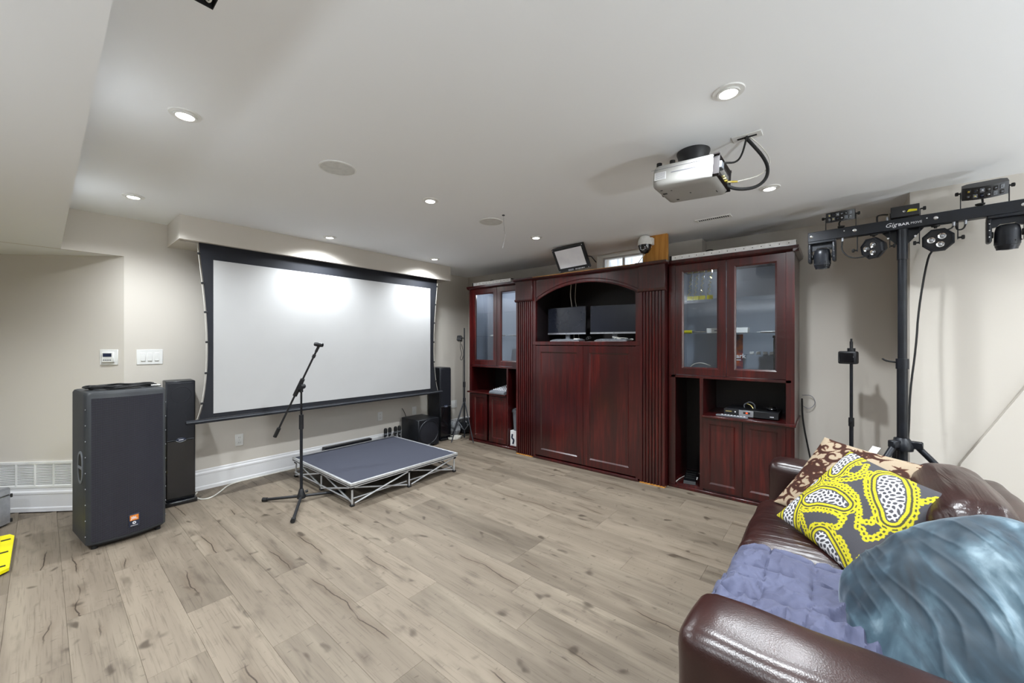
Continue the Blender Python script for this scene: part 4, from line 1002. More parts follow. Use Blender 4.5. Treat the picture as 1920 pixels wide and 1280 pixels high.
MB().box(.026, FW-.026, .042, FH-.026, -.01, -.001).build('diffuser', 'led_white', t, local=True, label='white diffuser panel')
MB().box(.026, FW-.026, .022, .040, -.01, .001).build('lower_bar', 'black', t, local=True)
MB().box(.13, .20, .004, .022, .004, .006).build('data_label', 'silver', t, local=True)
for i in range(9): MB().box(.225+i*.014, .235+i*.014-(.004 if i % 3 else 0), .008, .018, .0042, .0055).build('print_mark', 'ink', t, local=True)
for a, b in ((.011, .011), (FW-.011, .011), (.011, FH-.011), (FW-.011, FH-.011)): MB().cyl((a, b, .003), (a, b, .0065), .004, 8).build('screw', 'ink', t, local=True)
MB().tube([(FW+.006, FH*.45, -.01), (FW+.02, .10, -.06), (FW+.04, .012, -.09)], .006, 6).build('support_leg', 'black', t, local=True)
t = thing('dome_camera', 'white domed security camera with black face mounted on the timber post', 'camera', (3.92, 1.495, 2.435))
MB().lathe([(.070, -.002), (.070, .02), (.063, .055), (.046, .085), (.02, .098), (0, .101)], 28).build('shell', 'white', t, local=True)
MB().lathe([(.0, -.092), (.035, -.080), (.056, -.05), (.066, -.002), (.0, -.002)], 28).build('dark_ball', 'blackgloss', t, local=True)
MB().box(.045, .07, -.045, .045, -.02, .085, .004).build('mount_bracket', 'white', t, local=True)
MB().box(.0, .06, -.075, -.03, .0, .07, .004).build('junction_cap', 'white', t, local=True)
for dy, dz in ((-.022, -.03), (.022, -.03), (-.022, -.045), (.022, -.045), (-.01, -.056), (0, -.058), (.01, -.056)):
    x_ = -math.sqrt(max(.066**2-dy*dy-(abs(dz)*.62)**2, .0004))*.96
    MB().ball((x_, dy, dz), .0045, seg=6).build('infrared_lamp', 'ink', t, local=True)
solo(MB().tube([(3.93, 1.49, 2.355), (3.92, 1.52, 2.32), (3.925, 1.565, 2.265)], .004, 6, 1), 'camera_lead', 'whitewire', 'short pale lead from the dome camera to the cabinet top', 'cable', (3.925, 1.565, 2.265))

# ================================================================== LIGHT STAND WITH CROSS BAR
PX, PY, ZB = 3.797, -.354, 2.263
BR = math.radians(264.43)
rig = thing('light_stand', 'tall black tripod light stand carrying a wide cross bar of stage lights behind the sofa', 'light stand', (PX, PY, 0), BR)
def tubeL(p, q, r, nm, m='blackm', par=rig, seg=14, r1=None): return MB().cyl(p, q, r, seg, r1).build(nm, m, par, local=True)
MB().box(-.522, .545, -.03, .03, ZB-.037, ZB+.037, .003).build('cross_bar', 'blackm', rig, local=True)
mb = MB(); mb.prism([(-.105, 2.226), (.105, 2.226), (.045, 2.15), (.028, 2.13), (-.028, 2.13), (-.045, 2.15)], -.028, -.022, XZ); mb.build('gusset_plate', 'blackm', rig, local=True)
tubeL((0, 0, 2.02), (0, 0, 2.226), .028, 'socket_collar'); tubeL((0, 0, 1.27), (0, 0, 2.14), .024, 'upper_pole'); tubeL((0, 0, .12), (0, 0, 1.30), .0285, 'lower_pole')
tubeL((0, 0, 1.265), (0, 0, 1.335), .034, 'height_collar')
MB().tube([(-.03, -.01, 1.31), (-.06, -.03, 1.315), (-.085, -.035, 1.322), (-.10, -.03, 1.335)], .006, 8, 1).build('locking_lever', 'rubber', rig, local=True)
MB().lathe([(.030, .70), (.055, .705), (.06, .74), (.045, .775), (.034, .79)], 20).build('tripod_hub', 'blackm', rig, local=True)
for wa in (140, 262, 10):
    a = math.radians(wa)-BR; d = Vector((math.cos(a), math.sin(a), 0)); R_ = .68 if wa != 10 else .50
    MB().box(.03, .10, -.022, .022, .725, .775, .006, Mx=Matrix.Rotation(a, 4, 'Z')).build('leg_bracket', 'blackm', rig, local=True)
    l = tubeL(d*.06+Vector((0, 0, .755)), d*R_+Vector((0, 0, .02)), .0185, 'leg')
    MB().cyl(d*(R_-.02)+Vector((0, 0, .045)), d*(R_+.01)+Vector((0, 0, .004)), .023, 12).build('rubber_foot', 'rubber', l, local=True)
    MB().cyl(Vector((0, 0, .16)), d*.40+Vector((0, 0, .255)), .009, 8).build('brace', 'blackm', rig, local=True)
tubeL((0, 0, .13), (0, 0, .19), .036, 'brace_collar')
f = rig
tm, tw = text('Gig', .052, .32); k = .066/tw
tm.xform(Matrix.Translation((-.088, -.0305, ZB-.014)) @ Matrix.Rotation(PI/2, 4, 'X') @ Matrix.Diagonal((k, k*.92, 1, 1))).build('lettering', 'ink', rig, local=True)
tm, tw = text('BAR', .044, 0, .0006, True); k = .056/tw
tm.xform(Matrix.Translation((-.021, -.0305, ZB-.014)) @ Matrix.Rotation(PI/2, 4, 'X') @ Matrix.Diagonal((k, k*.80, 1, 1))).build('lettering', 'ink', rig, local=True)
tm, tw = text('MOVE', .044); k = .054/tw
tm.xform(Matrix.Translation((.039, -.0305, ZB-.013)) @ Matrix.Rotation(PI/2, 4, 'X') @ Matrix.Diagonal((k, k*1.05, 1, 1))).build('lettering', 'ink', rig, local=True)
for s in (-.50, -.246, .155, .51): MB().lathe([(0, .004), (.006, .004), (.011, .002), (.012, 0)], 16, Matrix.Translation((s, -.0302, ZB+.002)) @ Matrix.Rotation(PI/2, 4, 'X')).build('bolt_head', 'chrome', rig, local=True)
for s in (-.305, .115): MB().cyl((s, -.030, ZB+.01), (s, -.032, ZB+.01), .004, 8).build('rivet', 'chrome', rig, local=True)
for s, z in ((.062, 2.165), (-.07, 2.172)): MB().cyl((s, -.028, z), (s, -.032, z), .006, 10).build('bolt_head', 'chrome', rig, local=True)
for s, up in ((-.36, 0), (-.316, 0), (-.075, 1), (.235, 0), (.285, 0)):
    z0 = ZB+.037 if up else ZB-.037-.026
    MB().cyl((s, -.012, z0), (s, -.012, z0+.026), .0075, 10).build('connector', 'silver', rig, local=True)
for s, up in ((-.325, 1), (-.145, 0), (.155, 0), (.345, 1)):
    z0 = ZB+.037 if up else ZB-.037-.022
    MB().lathe([(.008, 0), (.008, .008), (.020, .010), (.022, .018), (.008, .022)], 14, Matrix.Translation((s, 0, z0))).build('thumb_knob', 'rubber', rig, local=True)
RIG = Matrix.Translation((PX, PY, 0)) @ Matrix.Rotation(BR, 4, 'Z')
def rthing(name, label, cat, s, z, group=None, rot=None):
    t = thing(name, label, cat, group=group); t.matrix_basis = RIG @ Matrix.Translation((s, 0, z)) @ (rot or Matrix()); return t
# moving heads
def moving_head(label, s):
    t = rthing('moving_head_light', label, 'stage light', s, ZB-.037, 'moving head lights')
    MB().box(-.082, .082, -.042, .042, -.02, 0, .004).build('base', 'blackm', t, local=True)
    for sx in (-1, 1):
        MB().box(min(sx*.062, sx*.084), max(sx*.062, sx*.084), -.035, .035, -.165, -.012, .010, seg=2).build('yoke_arm', 'blackm', t, local=True)
    MB().prism([(-.062, 0), (.062, 0), (.062, -.055), (.04, -.05), (.028, -.035), (-.028, -.035), (-.04, -.05), (-.062, -.055)], -.012, .012, Matrix(((1, 0, 0, 0), (0, 0, 1, 0), (0, 1, 0, -.018), (0, 0, 0, 1)))).build('yoke_crosspiece', 'blackm', t, local=True)
    T_ = Matrix.Translation((0, 0, -.125)) @ Matrix.Rotation(.14, 4, 'X')
    h = MB().lathe([(0, .068), (.030, .066), (.046, .052), (.052, .022), (.053, -.03), (.053, -.055), (.050, -.058), (.049, -.068), (.045, -.075), (.043, -.087), (.036, -.087)], 28, T_).build('head', 'blackm', t, local=True)
    MB().lathe([(0, -.092), (.02, -.09), (.036, -.083), (.036, -.08), (0, -.08)], 24, T_).build('lens', 'blackgloss', h, local=True)
    for a in (-.9, -.2, .5, 1.2): MB().cyl(T_ @ Vector((.0545*math.sin(a), -.0545*math.cos(a), -.035)), T_ @ Vector((.058*math.sin(a), -.058*math.cos(a), -.035)), .003, 8).build('screw', 'rubber', h, local=True)
    for sx in (-1, 1): MB().cyl((sx*.055, 0, -.115), (sx*.064, 0, -.115), .02, 14).build('pivot', 'rubber', t, local=True)
    for sx in (-1, 1):
        for zz in (-.05, -.09, -.13): MB().cyl((sx*.073, -.034, zz), (sx*.073, -.037, zz), .003, 8).build('screw', 'chrome', t, local=True)
moving_head('black moving head light under the bar end nearest the glass cabinet', -.437)
moving_head('black moving head light under the bar end far from the glass cabinet', .452)
# flat par lights
def par(label, s, yaw, pitch):
    t = rthing('par_light', label, 'stage light', s, ZB-.037, 'flat three-lamp par lights')
    zc = -.103
    for sx in (-1, 1): MB().box(min(sx*.083, sx*.088), max(sx*.083, sx*.088), -.010, .010, zc-.01, -.002, .001).build('yoke_arm', 'blackm', t, local=True)
    MB().box(-.088, .088, -.010, .010, -.005, 0, .001).build('yoke_bridge', 'blackm', t, local=True)
    for sx in (-1, 1): MB().lathe([(.006, 0), (.006, .012), (.014, .014), (.014, .026), (.008, .028)], 8, Matrix.Translation((sx*.088, 0, zc)) @ Matrix.Rotation(sx*PI/2, 4, 'Y')).build('tilt_knob', 'rubber', t, local=True)
    R_ = Matrix.Translation((0, 0, zc)) @ Matrix.Rotation(yaw, 4, 'Z') @ Matrix.Rotation(PI/2+pitch, 4, 'X') @ Matrix.Rotation(PI/8, 4, 'Z') @ Matrix.Scale(1.16, 4)
    h = MB().lathe([(0, -.055), (.045, -.05), (.06, -.02), (.068, 0), (.068, .012), (.062, .02), (.056, .020), (.055, .016), (0, .016)], 8, R_).build('housing', 'blackm', t, local=True, ang=20)
    MB().lathe([(0, .0165), (.054, .0165), (.054, .015), (0, .015)], 24, R_).build('face_plate', 'black', h, local=True)
    for k in range(3):
        a = k*2*PI/3+.5; C_ = R_ @ Matrix.Translation((.026*math.cos(a), .026*math.sin(a), .0165))
        MB().lathe([(.009, .001), (.0165, .0045), (.018, .001), (.009, .001)], 20, C_).build('lamp_reflector', 'chrome', h, local=True)
        MB().ball((0, 0, .002), .008, (1, 1, .6), 8, C_).build('lamp_lens', 'silver', h, local=True)
par('flat black three-lamp par light under the bar between cabinet side and pole', -.148, -.62, .20)
par('flat black three-lamp par light under the bar beyond the pole, facing the viewer', .167, -.10, .18)
# derby lights
def derby(label, s, z, wd, yaw, ht):
    t = rthing('derby_light', label, 'stage light', s, ZB+.037, 'multi-lens derby lights')
    hw_ = wd/2; zc = z-(ZB+.037)
    for sx in (-1, 1):
        MB().box(min(sx*hw_*1.03, sx*(hw_*1.03+.004)), max(sx*hw_*1.03, sx*(hw_*1.03+.004)), -.009, .009, 0, zc+.006, .001).build('yoke_arm', 'blackm', t, local=True)
        MB().lathe([(.005, 0), (.005, .010), (.012, .011), (.012, .024), (.006, .026)], 8, Matrix.Translation((sx*(hw_*1.03), 0, zc)) @ Matrix.Rotation(sx*PI/2, 4, 'Y')).build('tilt_knob', 'rubber', t, local=True)
    MB().box(-hw_*1.03, hw_*1.03, -.009, .009, 0, .004, .001).build('yoke_bridge', 'blackm', t, local=True)
    R_ = Matrix.Translation((0, 0, zc)) @ Matrix.Rotation(yaw, 4, 'X')
    front = [(-hw_+wd*i/8, -.035-.03*math.sin(PI*i/8)) for i in range(9)]
    poly = [(hw_, .03), (hw_*.75, .055), (-hw_*.75, .055), (-hw_, .03)]
    h = MB().prism(front+poly, -ht/2, ht/2, R_).build('housing', 'black', t, local=True, ang=20)
    cols = ('grey', 'brass', 'badge_blue', 'silver', 'grey', 'grey')
    for c_ in range(6):
        u = (c_+.5)/6; x = -hw_*.86+wd*.86*u; y = -.035-.03*math.sin(PI*(x+hw_)/wd); sl = -.03*PI/wd*math.cos(PI*(x+hw_)/wd)
        for r_ in (-1, 1):
            L_ = R_ @ Matrix.Translation((x, y-.0006, r_*ht*.20)) @ Matrix.Rotation(math.atan(sl), 4, 'Z')
            b_ = MB().box(-.0095, .0095, -.003, .002, -ht*.16, ht*.16, .002, Mx=L_).build('lens', 'blackgloss' if (c_+r_) % 3 else 'grey', h, local=True)
            MB().ball((0, -.003, 0), .0055, (1, .5, 1), 6, L_).build('lens_dot', cols[(c_+(r_ > 0)) % 6], h, local=True)
    MB().tube([(.0, .0, zc-ht/2), (-.008, -.01, zc-ht/2-.015), (-.006, -.01, .015), (-.01, 0, .0)], .005, 8, 1).build('power_tail', 'rubber', t, local=True)
derby('small black multi-lens derby light on top of the bar near the glass cabinet', -.328, 2.395, .165, .22, .072)
derby('larger looking black multi-lens derby light on top of the bar far from the cabinet', .361, 2.402, .185, .50, .078)
t = rthing('laser_light', 'black box laser with a yellow warning sticker on top of the bar at the pole', 'stage light', .012, ZB+.037)
MB().box(-.070, .070, -.036, .07, .008, .082, .003).build('housing', 'black', t, local=True)
MB().box(-.075, .075, -.012, .012, 0, .004).build('bracket_base', 'blackm', t, local=True)
for sx in (-1, 1): MB().box(min(sx*.071, sx*.075), max(sx*.071, sx*.075), -.010, .010, 0, .05).build('bracket_arm', 'blackm', t, local=True)
MB().lathe([(.005, 0), (.005, .012), (.013, .013), (.013, .026), (.006, .028)], 8, Matrix.Translation((.073, 0, .05)) @ Matrix.Rotation(PI/2, 4, 'Y')).build('tilt_knob', 'rubber', t, local=True)
MB().prism([(.010, .034), (.058, .034), (.058, .046), (.026, .052), (.018, .050)], .036, .0368, XZ).build('warning_sticker', 'yellowlabel', t, local=True)
MB().lathe([(.003, 0), (.006, .002), (.007, 0), (.003, 0)], 14, Matrix.Translation((-.004, -.0362, .042)) @ Matrix.Rotation(PI/2, 4, 'X')).build('aperture', 'chrome', t, local=True)
def rcable(pts, r, name, label):
    return solo(MB().tube([RIG @ Vector(p) for p in pts], r, 8, 2), name, 'rubber', label, 'cable', RIG @ Vector(pts[0]))
rcable([(-.070, .0, 2.345), (-.10, -.0, 2.352), (-.125, 0, 2.35), (-.128, -.01, 2.335), (-.127, -.012, 2.302)], .005, 'laser_lead', 'short black lead from the laser box down into the bar')
rcable([(-.316, -.012, 2.21), (-.322, -.02, 2.13), (-.27, -.03, 2.065), (-.20, -.03, 2.062), (-.16, .03, 2.085)], .005, 'par_lead', 'black lead looping below the bar into the par light near the cabinet')
rcable([(-.36, -.012, 2.205), (-.372, -.015, 2.165), (-.395, -.01, 2.162), (-.40, 0, 2.21)], .0045, 'head_lead', 'short looped lead under the bar beside the moving head near the cabinet')
rcable([(.235, -.012, 2.205), (.225, -.015, 2.185), (.20, -.01, 2.18), (.185, .0, 2.19), (.175, .04, 2.16)], .0045, 'par_lead', 'short lead from bar connector to the par light beyond the pole')
rcable([(.285, -.012, 2.205), (.278, -.012, 2.175), (.26, -.01, 2.168), (.246, .0, 2.18), (.243, 0, 2.226)], .0045, 'bar_lead', 'small looped lead hanging under the bar between par light and moving head')
solo(MB().tube([(3.96, -.52, 2.09), (3.965, -.494, 2.04), (3.944, -.448, 1.68), (3.93, -.435, 1.417), (3.895, -.40, 1.097), (3.845, -.39, .80), (3.838, -.36, .50), (3.85, -.30, .02)], .006, 8, 2), 'mains_cord', 'rubber', 'long black mains cord hanging down beside the light stand pole', 'cord', (3.85, -.30, 0))

# small black stand with a camera box, behind the sofa
t = thing('camera_stand', 'thin black stand with a small square camera box, between cabinet and light stand', 'stand', (4.245, -.098, 0), 4.4)
MB().cyl((0, 0, .05), (0, 0, .80), .014, 12).build('lower_tube', 'blackm', t, local=True); MB().cyl((0, 0, .78), (0, 0, 1.30), .011, 12).build('upper_tube', 'blackm', t, local=True)
MB().cyl((0, 0, .76), (0, 0, .83), .019, 12).build('clamp', 'black', t, local=True); MB().cyl((0, -.01, .80), (0, -.04, .80), .008, 8).build('clamp_knob', 'black', t, local=True)
MB().cyl((0, 0, .34), (0, 0, .43), .022, 12).build('leg_collar', 'black', t, local=True)
for k in range(3):
    a = k*2*PI/3+.3; MB().cyl((.02*math.cos(a), .02*math.sin(a), .38), (.13*math.cos(a), .13*math.sin(a), .012), .008, 8).build('leg', 'blackm', t, local=True)
MB().box(-.062, .062, -.03, .03, 1.27, 1.375, .012, seg=2, Mx=Matrix.Translation((-.02, 0, 0))).build('camera_box', 'black', t, local=True)
MB().box(-.05, .045, -.032, -.028, 1.285, 1.36, .004, Mx=Matrix.Translation((-.02, 0, 0))).build('dark_window', 'blackgloss', t, local=True)
MB().cyl((0, 0, 1.375), (0, 0, 1.40), .026, 14).build('top_plate', 'black', t, local=True); MB().cyl((0, 0, 1.40), (0, 0, 1.455), .011, 12).build('top_spigot', 'black', t, local=True); MB().cyl((0, 0, 1.455), (0, 0, 1.478), .007, 10).build('top_pin', 'black', t, local=True)
# loose cables behind the right cabinet
solo(MB().tube([(4.58, .245, .95), (4.60, .17, .955), (4.60, .14, .88), (4.59, .19, .82), (4.58, .24, .85)], .003, 6, 2), 'loose_wire', 'greyink', 'thin grey wire loop sticking out behind the right glass cabinet', 'wire', (4.58, .245, .82))
solo(MB().tube([(4.575, .245, .92), (4.58, .243, .72), (4.59, .19, .40), (4.58, .12, .02)], .007, 8, 2), 'black_mains_cord', 'rubber', 'black cord running down behind the right glass cabinet', 'cord', (4.58, .12, 0))

# ================================================================== CORNER LIGHT STAND
cx, cy = 4.02, 4.255
t = thing('corner_light_stand', 'thin black tripod with a small spotlight beside the corner cabinet', 'light stand', (cx, cy, 0))
MB().cyl((cx, cy, .03), (cx, cy, .85), .012, 10).build('lower_tube', 'blackm', t); MB().cyl((cx, cy, .80), (cx, cy, 1.66), .009, 10).build('upper_tube', 'blackm', t)
MB().cyl((cx, cy, .78), (cx, cy, .86), .018, 10).build('clamp', 'black', t); MB().cyl((cx, cy, .56), (cx, cy, .62), .02, 10).build('leg_collar', 'black', t)
for ang_ in (1.55, 3.2, 4.45):
    l = MB().cyl((cx, cy, .59), (cx+.27*math.cos(ang_), cy+.27*math.sin(ang_), .012), .0085, 8).build('leg', 'blackm', t)
    MB().cyl((cx, cy, .14), (cx+.155*math.cos(ang_), cy+.155*math.sin(ang_), .262), .005, 8).build('brace', 'grey', t)
MB().box(-.04, .04, -.035, .035, -.04, .04, .008, Mx=Matrix.Translation((cx-.06, cy+.035, 1.50)) @ Matrix.Rotation(.5, 4, 'Z') @ Matrix.Rotation(.3, 4, 'Y')).build('lamp_head', 'blackgloss', t)
MB().cyl((cx, cy, 1.51), (cx-.06, cy+.03, 1.505), .008, 8).build('head_arm', 'black', t)
MB().tube([(cx-.05, cy+.03, 1.46), (cx-.05, cy+.035, 1.36), (cx-.02, cy+.03, 1.27), (cx-.055, cy+.04, 1.20), (cx-.02, cy+.025, 1.17), (cx, cy+.015, 1.30), (cx-.03, cy+.03, 1.42)], .004, 6, 2).build('cord_loop', 'rubber', t)
MB().tube([(cx-.012, cy+.012, 1.25), (cx-.015, cy+.014, .9), (cx-.013, cy+.012, .5), (cx-.02, cy+.02, .1)], .004, 6, 1).build('hanging_cord', 'rubber', t)
def lump(p, nrm): return p+nrm*(.03*noise.noise(p*9)+.015*noise.noise(p*23))
o = softbox((.34, .26, .22), .09, 14, lump).xform(Matrix.Translation((4.41, 4.56, .115))); solo(o, 'black_bag', 'bag', 'crumpled black plastic bag on the floor in the room corner', 'bag', (4.41, 4.56, 0))
o = softbox((.20, .18, .22), .08, 12, lump).xform(Matrix.Translation((4.10, 4.58, .115))); solo(o, 'clear_bag', 'clearbag', 'crumpled clear plastic bag on the floor beside the tower speaker', 'bag', (4.10, 4.58, 0))
pts = []
for i in range(120):
    a = i*.42; r_ = .085+.018*math.sin(i*.7); pts.append((3.96+r_*1.2*math.cos(a), 4.40+r_*.75*math.sin(a), .008+.03*i/120))
solo(MB().tube(pts, .004, 6, 0), 'coiled_white_cable', 'whitewire', 'coil of white cable on the floor at the foot of the corner light stand', 'cable', (3.96, 4.40, 0))
solo(MB().tube([(3.93, 4.44, .008), (4.0, 4.52, .008), (4.2, 4.40, .008), (4.35, 4.44, .008)], .005, 6, 2), 'floor_cable', 'rubber', 'black cable on the floor between tower speaker and corner cabinet', 'cable', (4.0, 4.5, 0))
# white cable along the baseboard by the tower speaker
solo(MB().tube([(.955, 4.72, .005), (.918, 4.652, .005), (.925, 4.52, .005), (.96, 4.468, .005), (1.02, 4.475, .005), (1.117, 4.594, .005), (1.20, 4.72, .005), (1.30, 4.765, .005), (1.5, 4.768, .005), (2.15, 4.768, .005)], .0065, 8, 2), 'white_floor_cable', 'whitewire', 'white cable looping on the floor from the tower speaker along the baseboard', 'cable', (1.1, 4.6, 0))

# ================================================================== LEFT EDGE ITEMS
t = thing('flight_case', 'silver-grey hard case cut off by the left picture edge', 'case', (-.40, 5.06, 0), -.72)
MB().box(-.30, .19, -.16, .16, .01, .24, .008).build('body', 'silver', t, local=True)
MB().box(-.302, .192, -.162, .162, .235, .30, .012).build('lid', 'silver', t, local=True)
for sx in (-.30, .19):
    for sy in (-.16, .16):
        for z0 in (.02, .215): MB().box(sx-.006, sx+.006, sy-.006, sy+.006, z0, z0+.03, .003).build('corner_cap', 'rubber', t, local=True)
MB().box(.186, .196, -.03, .03, .20, .25, .003).build('latch', 'chrome', t, local=True)
t = thing('yellow_tray', 'bright yellow plastic ramp board with slots on the floor at the left edge', 'ramp', (-.30, 4.33, 0), 0.05)
mb = MB(); mb.prism([(-.30, -.42), (.10, -.38), (.155, -.33), (.19, .30), (.17, .36), (-.30, .40)], .012, .032); mb.build('board', 'yellow', t, local=True)
for (x_, y_) in ((.12, -.28), (.135, -.02), (.15, .24), (-.10, -.30), (-.10, .28)): MB().box(x_-.022, x_+.022, y_-.012, y_+.012, .0318, .0335, .0005).build('slot', 'rubber', t, local=True)
for i in range(3): MB().box(-.04, .03, -.22+i*.19, -.12+i*.19, .030, .040, .004).build('raised_pad', 'yellow', t, local=True)
MB().tube([(-.06, -.12, .033), (-.045, -.0, .046), (-.06, .12, .033)], .014, 8, 2).build('carry_handle', 'rubber', t, local=True)
for (x_, y_) in ((-.25, -.33), (.10, -.30), (.12, .28), (-.25, .33)): MB().cyl((x_, y_, 0), (x_, y_, .013), .02, 10).build('foot', 'rubber', t, local=True)

# ================================================================== SOFA
t = thing('sofa', 'dark brown leather sofa seen over its near arm', 'sofa', (2.2, -.1, 0))
XA, XI, XJ, XB = 1.10, 1.40, 3.02, 3.26    # outer near arm, inner near, inner far, outer far
def ripple(a, b):
    def f(p, nrm): return p+nrm*(a*noise.noise(Vector((p.x*b, p.y*b, p.z*b))))
    return f
def armfn(p, nrm):
    if p.z > 0: p = p+Vector((0, 0, .012*(1-(p.x/.14)**2)))
    return p+nrm*.006*noise.noise(p*7)
for x0, x1, nm in ((XA, XI-.02, 'arm'), (XJ, XB, 'arm')):
    softbox((x1-x0, .98, .63), .055, 20, armfn).xform(Matrix.Translation(((x0+x1)/2, -.15, .035+.315))).build(nm, 'leather', t)
softbox((XJ-XI+.1, .80, .24), .04, 16, ripple(.006, 6)).xform(Matrix.Translation(((XI+XJ)/2, -.08, .17))).build('base', 'leather', t)
def seatfn(L):
    def f(p, nrm):
        q = p.copy()
        if p.z > 0: q.z += .035*(1-(2*p.x/L)**4)*(1-(p.y/.42)**4)
        return q+nrm*(.008*noise.noise(Vector((p.x*5, p.y*4, p.z*5)))+.004*noise.noise(Vector((p.x*30, p.y*4, 3))))
    return f
L_ = (XJ-XI)/2
for i in range(2):
    softbox((L_-.006, .82, .19), .085, 26, seatfn(L_)).xform(Matrix.Translation((XI+L_*(i+.5), -.015, .345))).build('seat_cushion', 'leather_seat', t)
softbox((XJ-XI+.02, .22, .72), .06, 18, ripple(.008, 6)).xform(Matrix.Translation(((XI+XJ)/2, -.535, .41))).build('back_frame', 'leather', t)
def backfn(L):
    def f(p, nrm):
        q = p.copy()
        if p.y > 0: q.y += .05*(1-(2*p.x/L)**4)*(1-(p.z/.25)**2)
        if p.z > 0: q.z += .02*(1-(2*p.x/L)**4)
        return q+nrm*(.008*noise.noise(Vector((p.x*3, p.y*9, p.z*9)))+.006*noise.noise(Vector((p.x*5, p.y*25, p.z*25))))
    return f
for i in range(2):
    softbox((L_-.008, .24, .46), .10, 24, backfn(L_)).xform(Matrix.Translation((XI+L_*(i+.5), -.455, .595)) @ Matrix.Rotation(-.16, 4, 'X')).build('back_cushion', 'leather_back', t)
for zz, xx in ((.565, XA+.004),): MB().tube([(xx-.0065, .28, .552), (xx-.0065, -.60, .552)], .0022, 6).build('stitch_line', 'zip', t)
MB().tube([(XI+.02, -.345, .50), (XI+.004, -.37, .60), (XI+.006, -.40, .72)], .006, 6).build('zipper', 'zip', t, label='brown zipper on the end of the back cushion')
for x in (XA+.08, XB-.08):
    for y in (.26, -.56): MB().box(x-.03, x+.03, y-.03, y+.03, 0, .045, .004).build('foot', 'black', t)

# ------------------------------------------------------------------ pillows
def pillow(w_, h_, th, n, name, m, label, cat, c, R3, seed=0, wr=.012, pinch=.10, colour=None, group=None, rnd=0., fold=0.):
    mb = MB(); v = []; fcs = []; cols = []
    def prof(a): return max(0., 1-abs(a)**2.6)
    for sgn in (1, -1):
        for j in range(n+1):
            for i in range(n+1):
                u, w2 = -1+2*i/n, -1+2*j/n
                x = u*(1-pinch*(1-w2*w2)*abs(u)**3)*w_/2; y = w2*(1-pinch*(1-u*u)*abs(w2)**3)*h_/2
                if rnd: x, y = x*(1-rnd+rnd*math.sqrt(1-w2*w2/2)), y*(1-rnd+rnd*math.sqrt(1-u*u/2))
                z = (prof(u)*prof(w2))**.55*th/2
                if fold:
                    q = w2+.35*u*u+.12*noise.noise(Vector((u*1.5, w2*1.5, seed)))
                    z += fold*(1-abs(math.sin(q*22+5*noise.noise(Vector((u*.8, q*3, 1.))))))**2.*max(0., noise.noise(Vector((u*1.8, q*2.6, seed+9)))+.25)*min(1., 2*prof(u)*prof(w2))
                z += wr*(noise.noise(Vector((x*7, y*7, seed+sgn)))*.7+noise.noise(Vector((x*17, y*17, seed+5+sgn)))*.35)*min(1., 3*prof(u)*prof(w2))
                v.append((x, y, sgn*max(z, .0015)))
                cols.append(colour(u, w2, sgn) if colour else None)
    k = (n+1)**2
    for s_ in range(2):
        for j in range(n):
            for i in range(n):
                a = s_*k+j*(n+1)+i; q = (a, a+1, a+n+2, a+n+1); fcs.append(q if s_ == 0 else q[::-1])
    b = [i for i in range(n+1)]+[(j+1)*(n+1)-1 for j in range(1, n+1)]+[n*(n+1)+i for i in range(n-1, -1, -1)]+[j*(n+1) for j in range(n-1, 0, -1)]
    for i in range(len(b)): a, d = b[i], b[(i+1) % len(b)]; fcs.append((a, k+a, k+d, d))
    me = bpy.data.meshes.new(name); me.from_pydata(v, [], fcs); me.update()
    me.polygons.foreach_set('use_smooth', [True]*len(me.polygons)); me.materials.append(M[m])
    if colour:
        at = me.color_attributes.new('pattern', 'FLOAT_COLOR', 'POINT')
        at.data.foreach_set('color', [q for c_ in cols for q in (*c_[:3], 1.)])
    o = bpy.data.objects.new(name, me); COL.objects.link(o)
    o.matrix_basis = Matrix.Translation(c) @ Matrix(R3).to_4x4()
    tag(o, label, cat, group)
    edge = [(v[i][0], v[i][1], 0) for i in b[::max(1, n//40)]]
    return o, edge

# paisley print for the yellow pillow, drawn in the pillow's own plane
import numpy as np
Hq = [((192, 717), (-1, -1)), ((811, 1216), (1, -1)), ((1592, 597), (1, 1)), ((725, 205), (-1, 1))]
Am = []; bv = []
for (x, y), (u, q) in Hq:
    Am += [[x, y, 1, 0, 0, 0, -u*x, -u*y], [0, 0, 0, x, y, 1, -q*x, -q*y]]; bv += [u, q]
Hm = np.append(np.linalg.solve(np.array(Am, float), np.array(bv, float)), 1).reshape(3, 3)
def uvp(x, y): p = Hm @ np.array([x, y, 1.]); return p[:2]/p[2]
CORES = [[(770, 265, 40), (715, 305, 52), (675, 360, 42), (660, 425, 20)], [(1085, 495, 62), (1100, 570, 75), (1118, 650, 70), (1130, 730, 50), (1110, 800, 22)],
         [(490, 640, 36), (560, 625, 50), (630, 640, 48), (700, 670, 34), (755, 705, 16)], [(345, 630, 32), (310, 700, 40), (292, 770, 35), (290, 840, 18)],
         [(550, 930, 42), (575, 1010, 58), (610, 1085, 58), (650, 1165, 40)], [(470, 485, 30), (430, 500, 20)]]
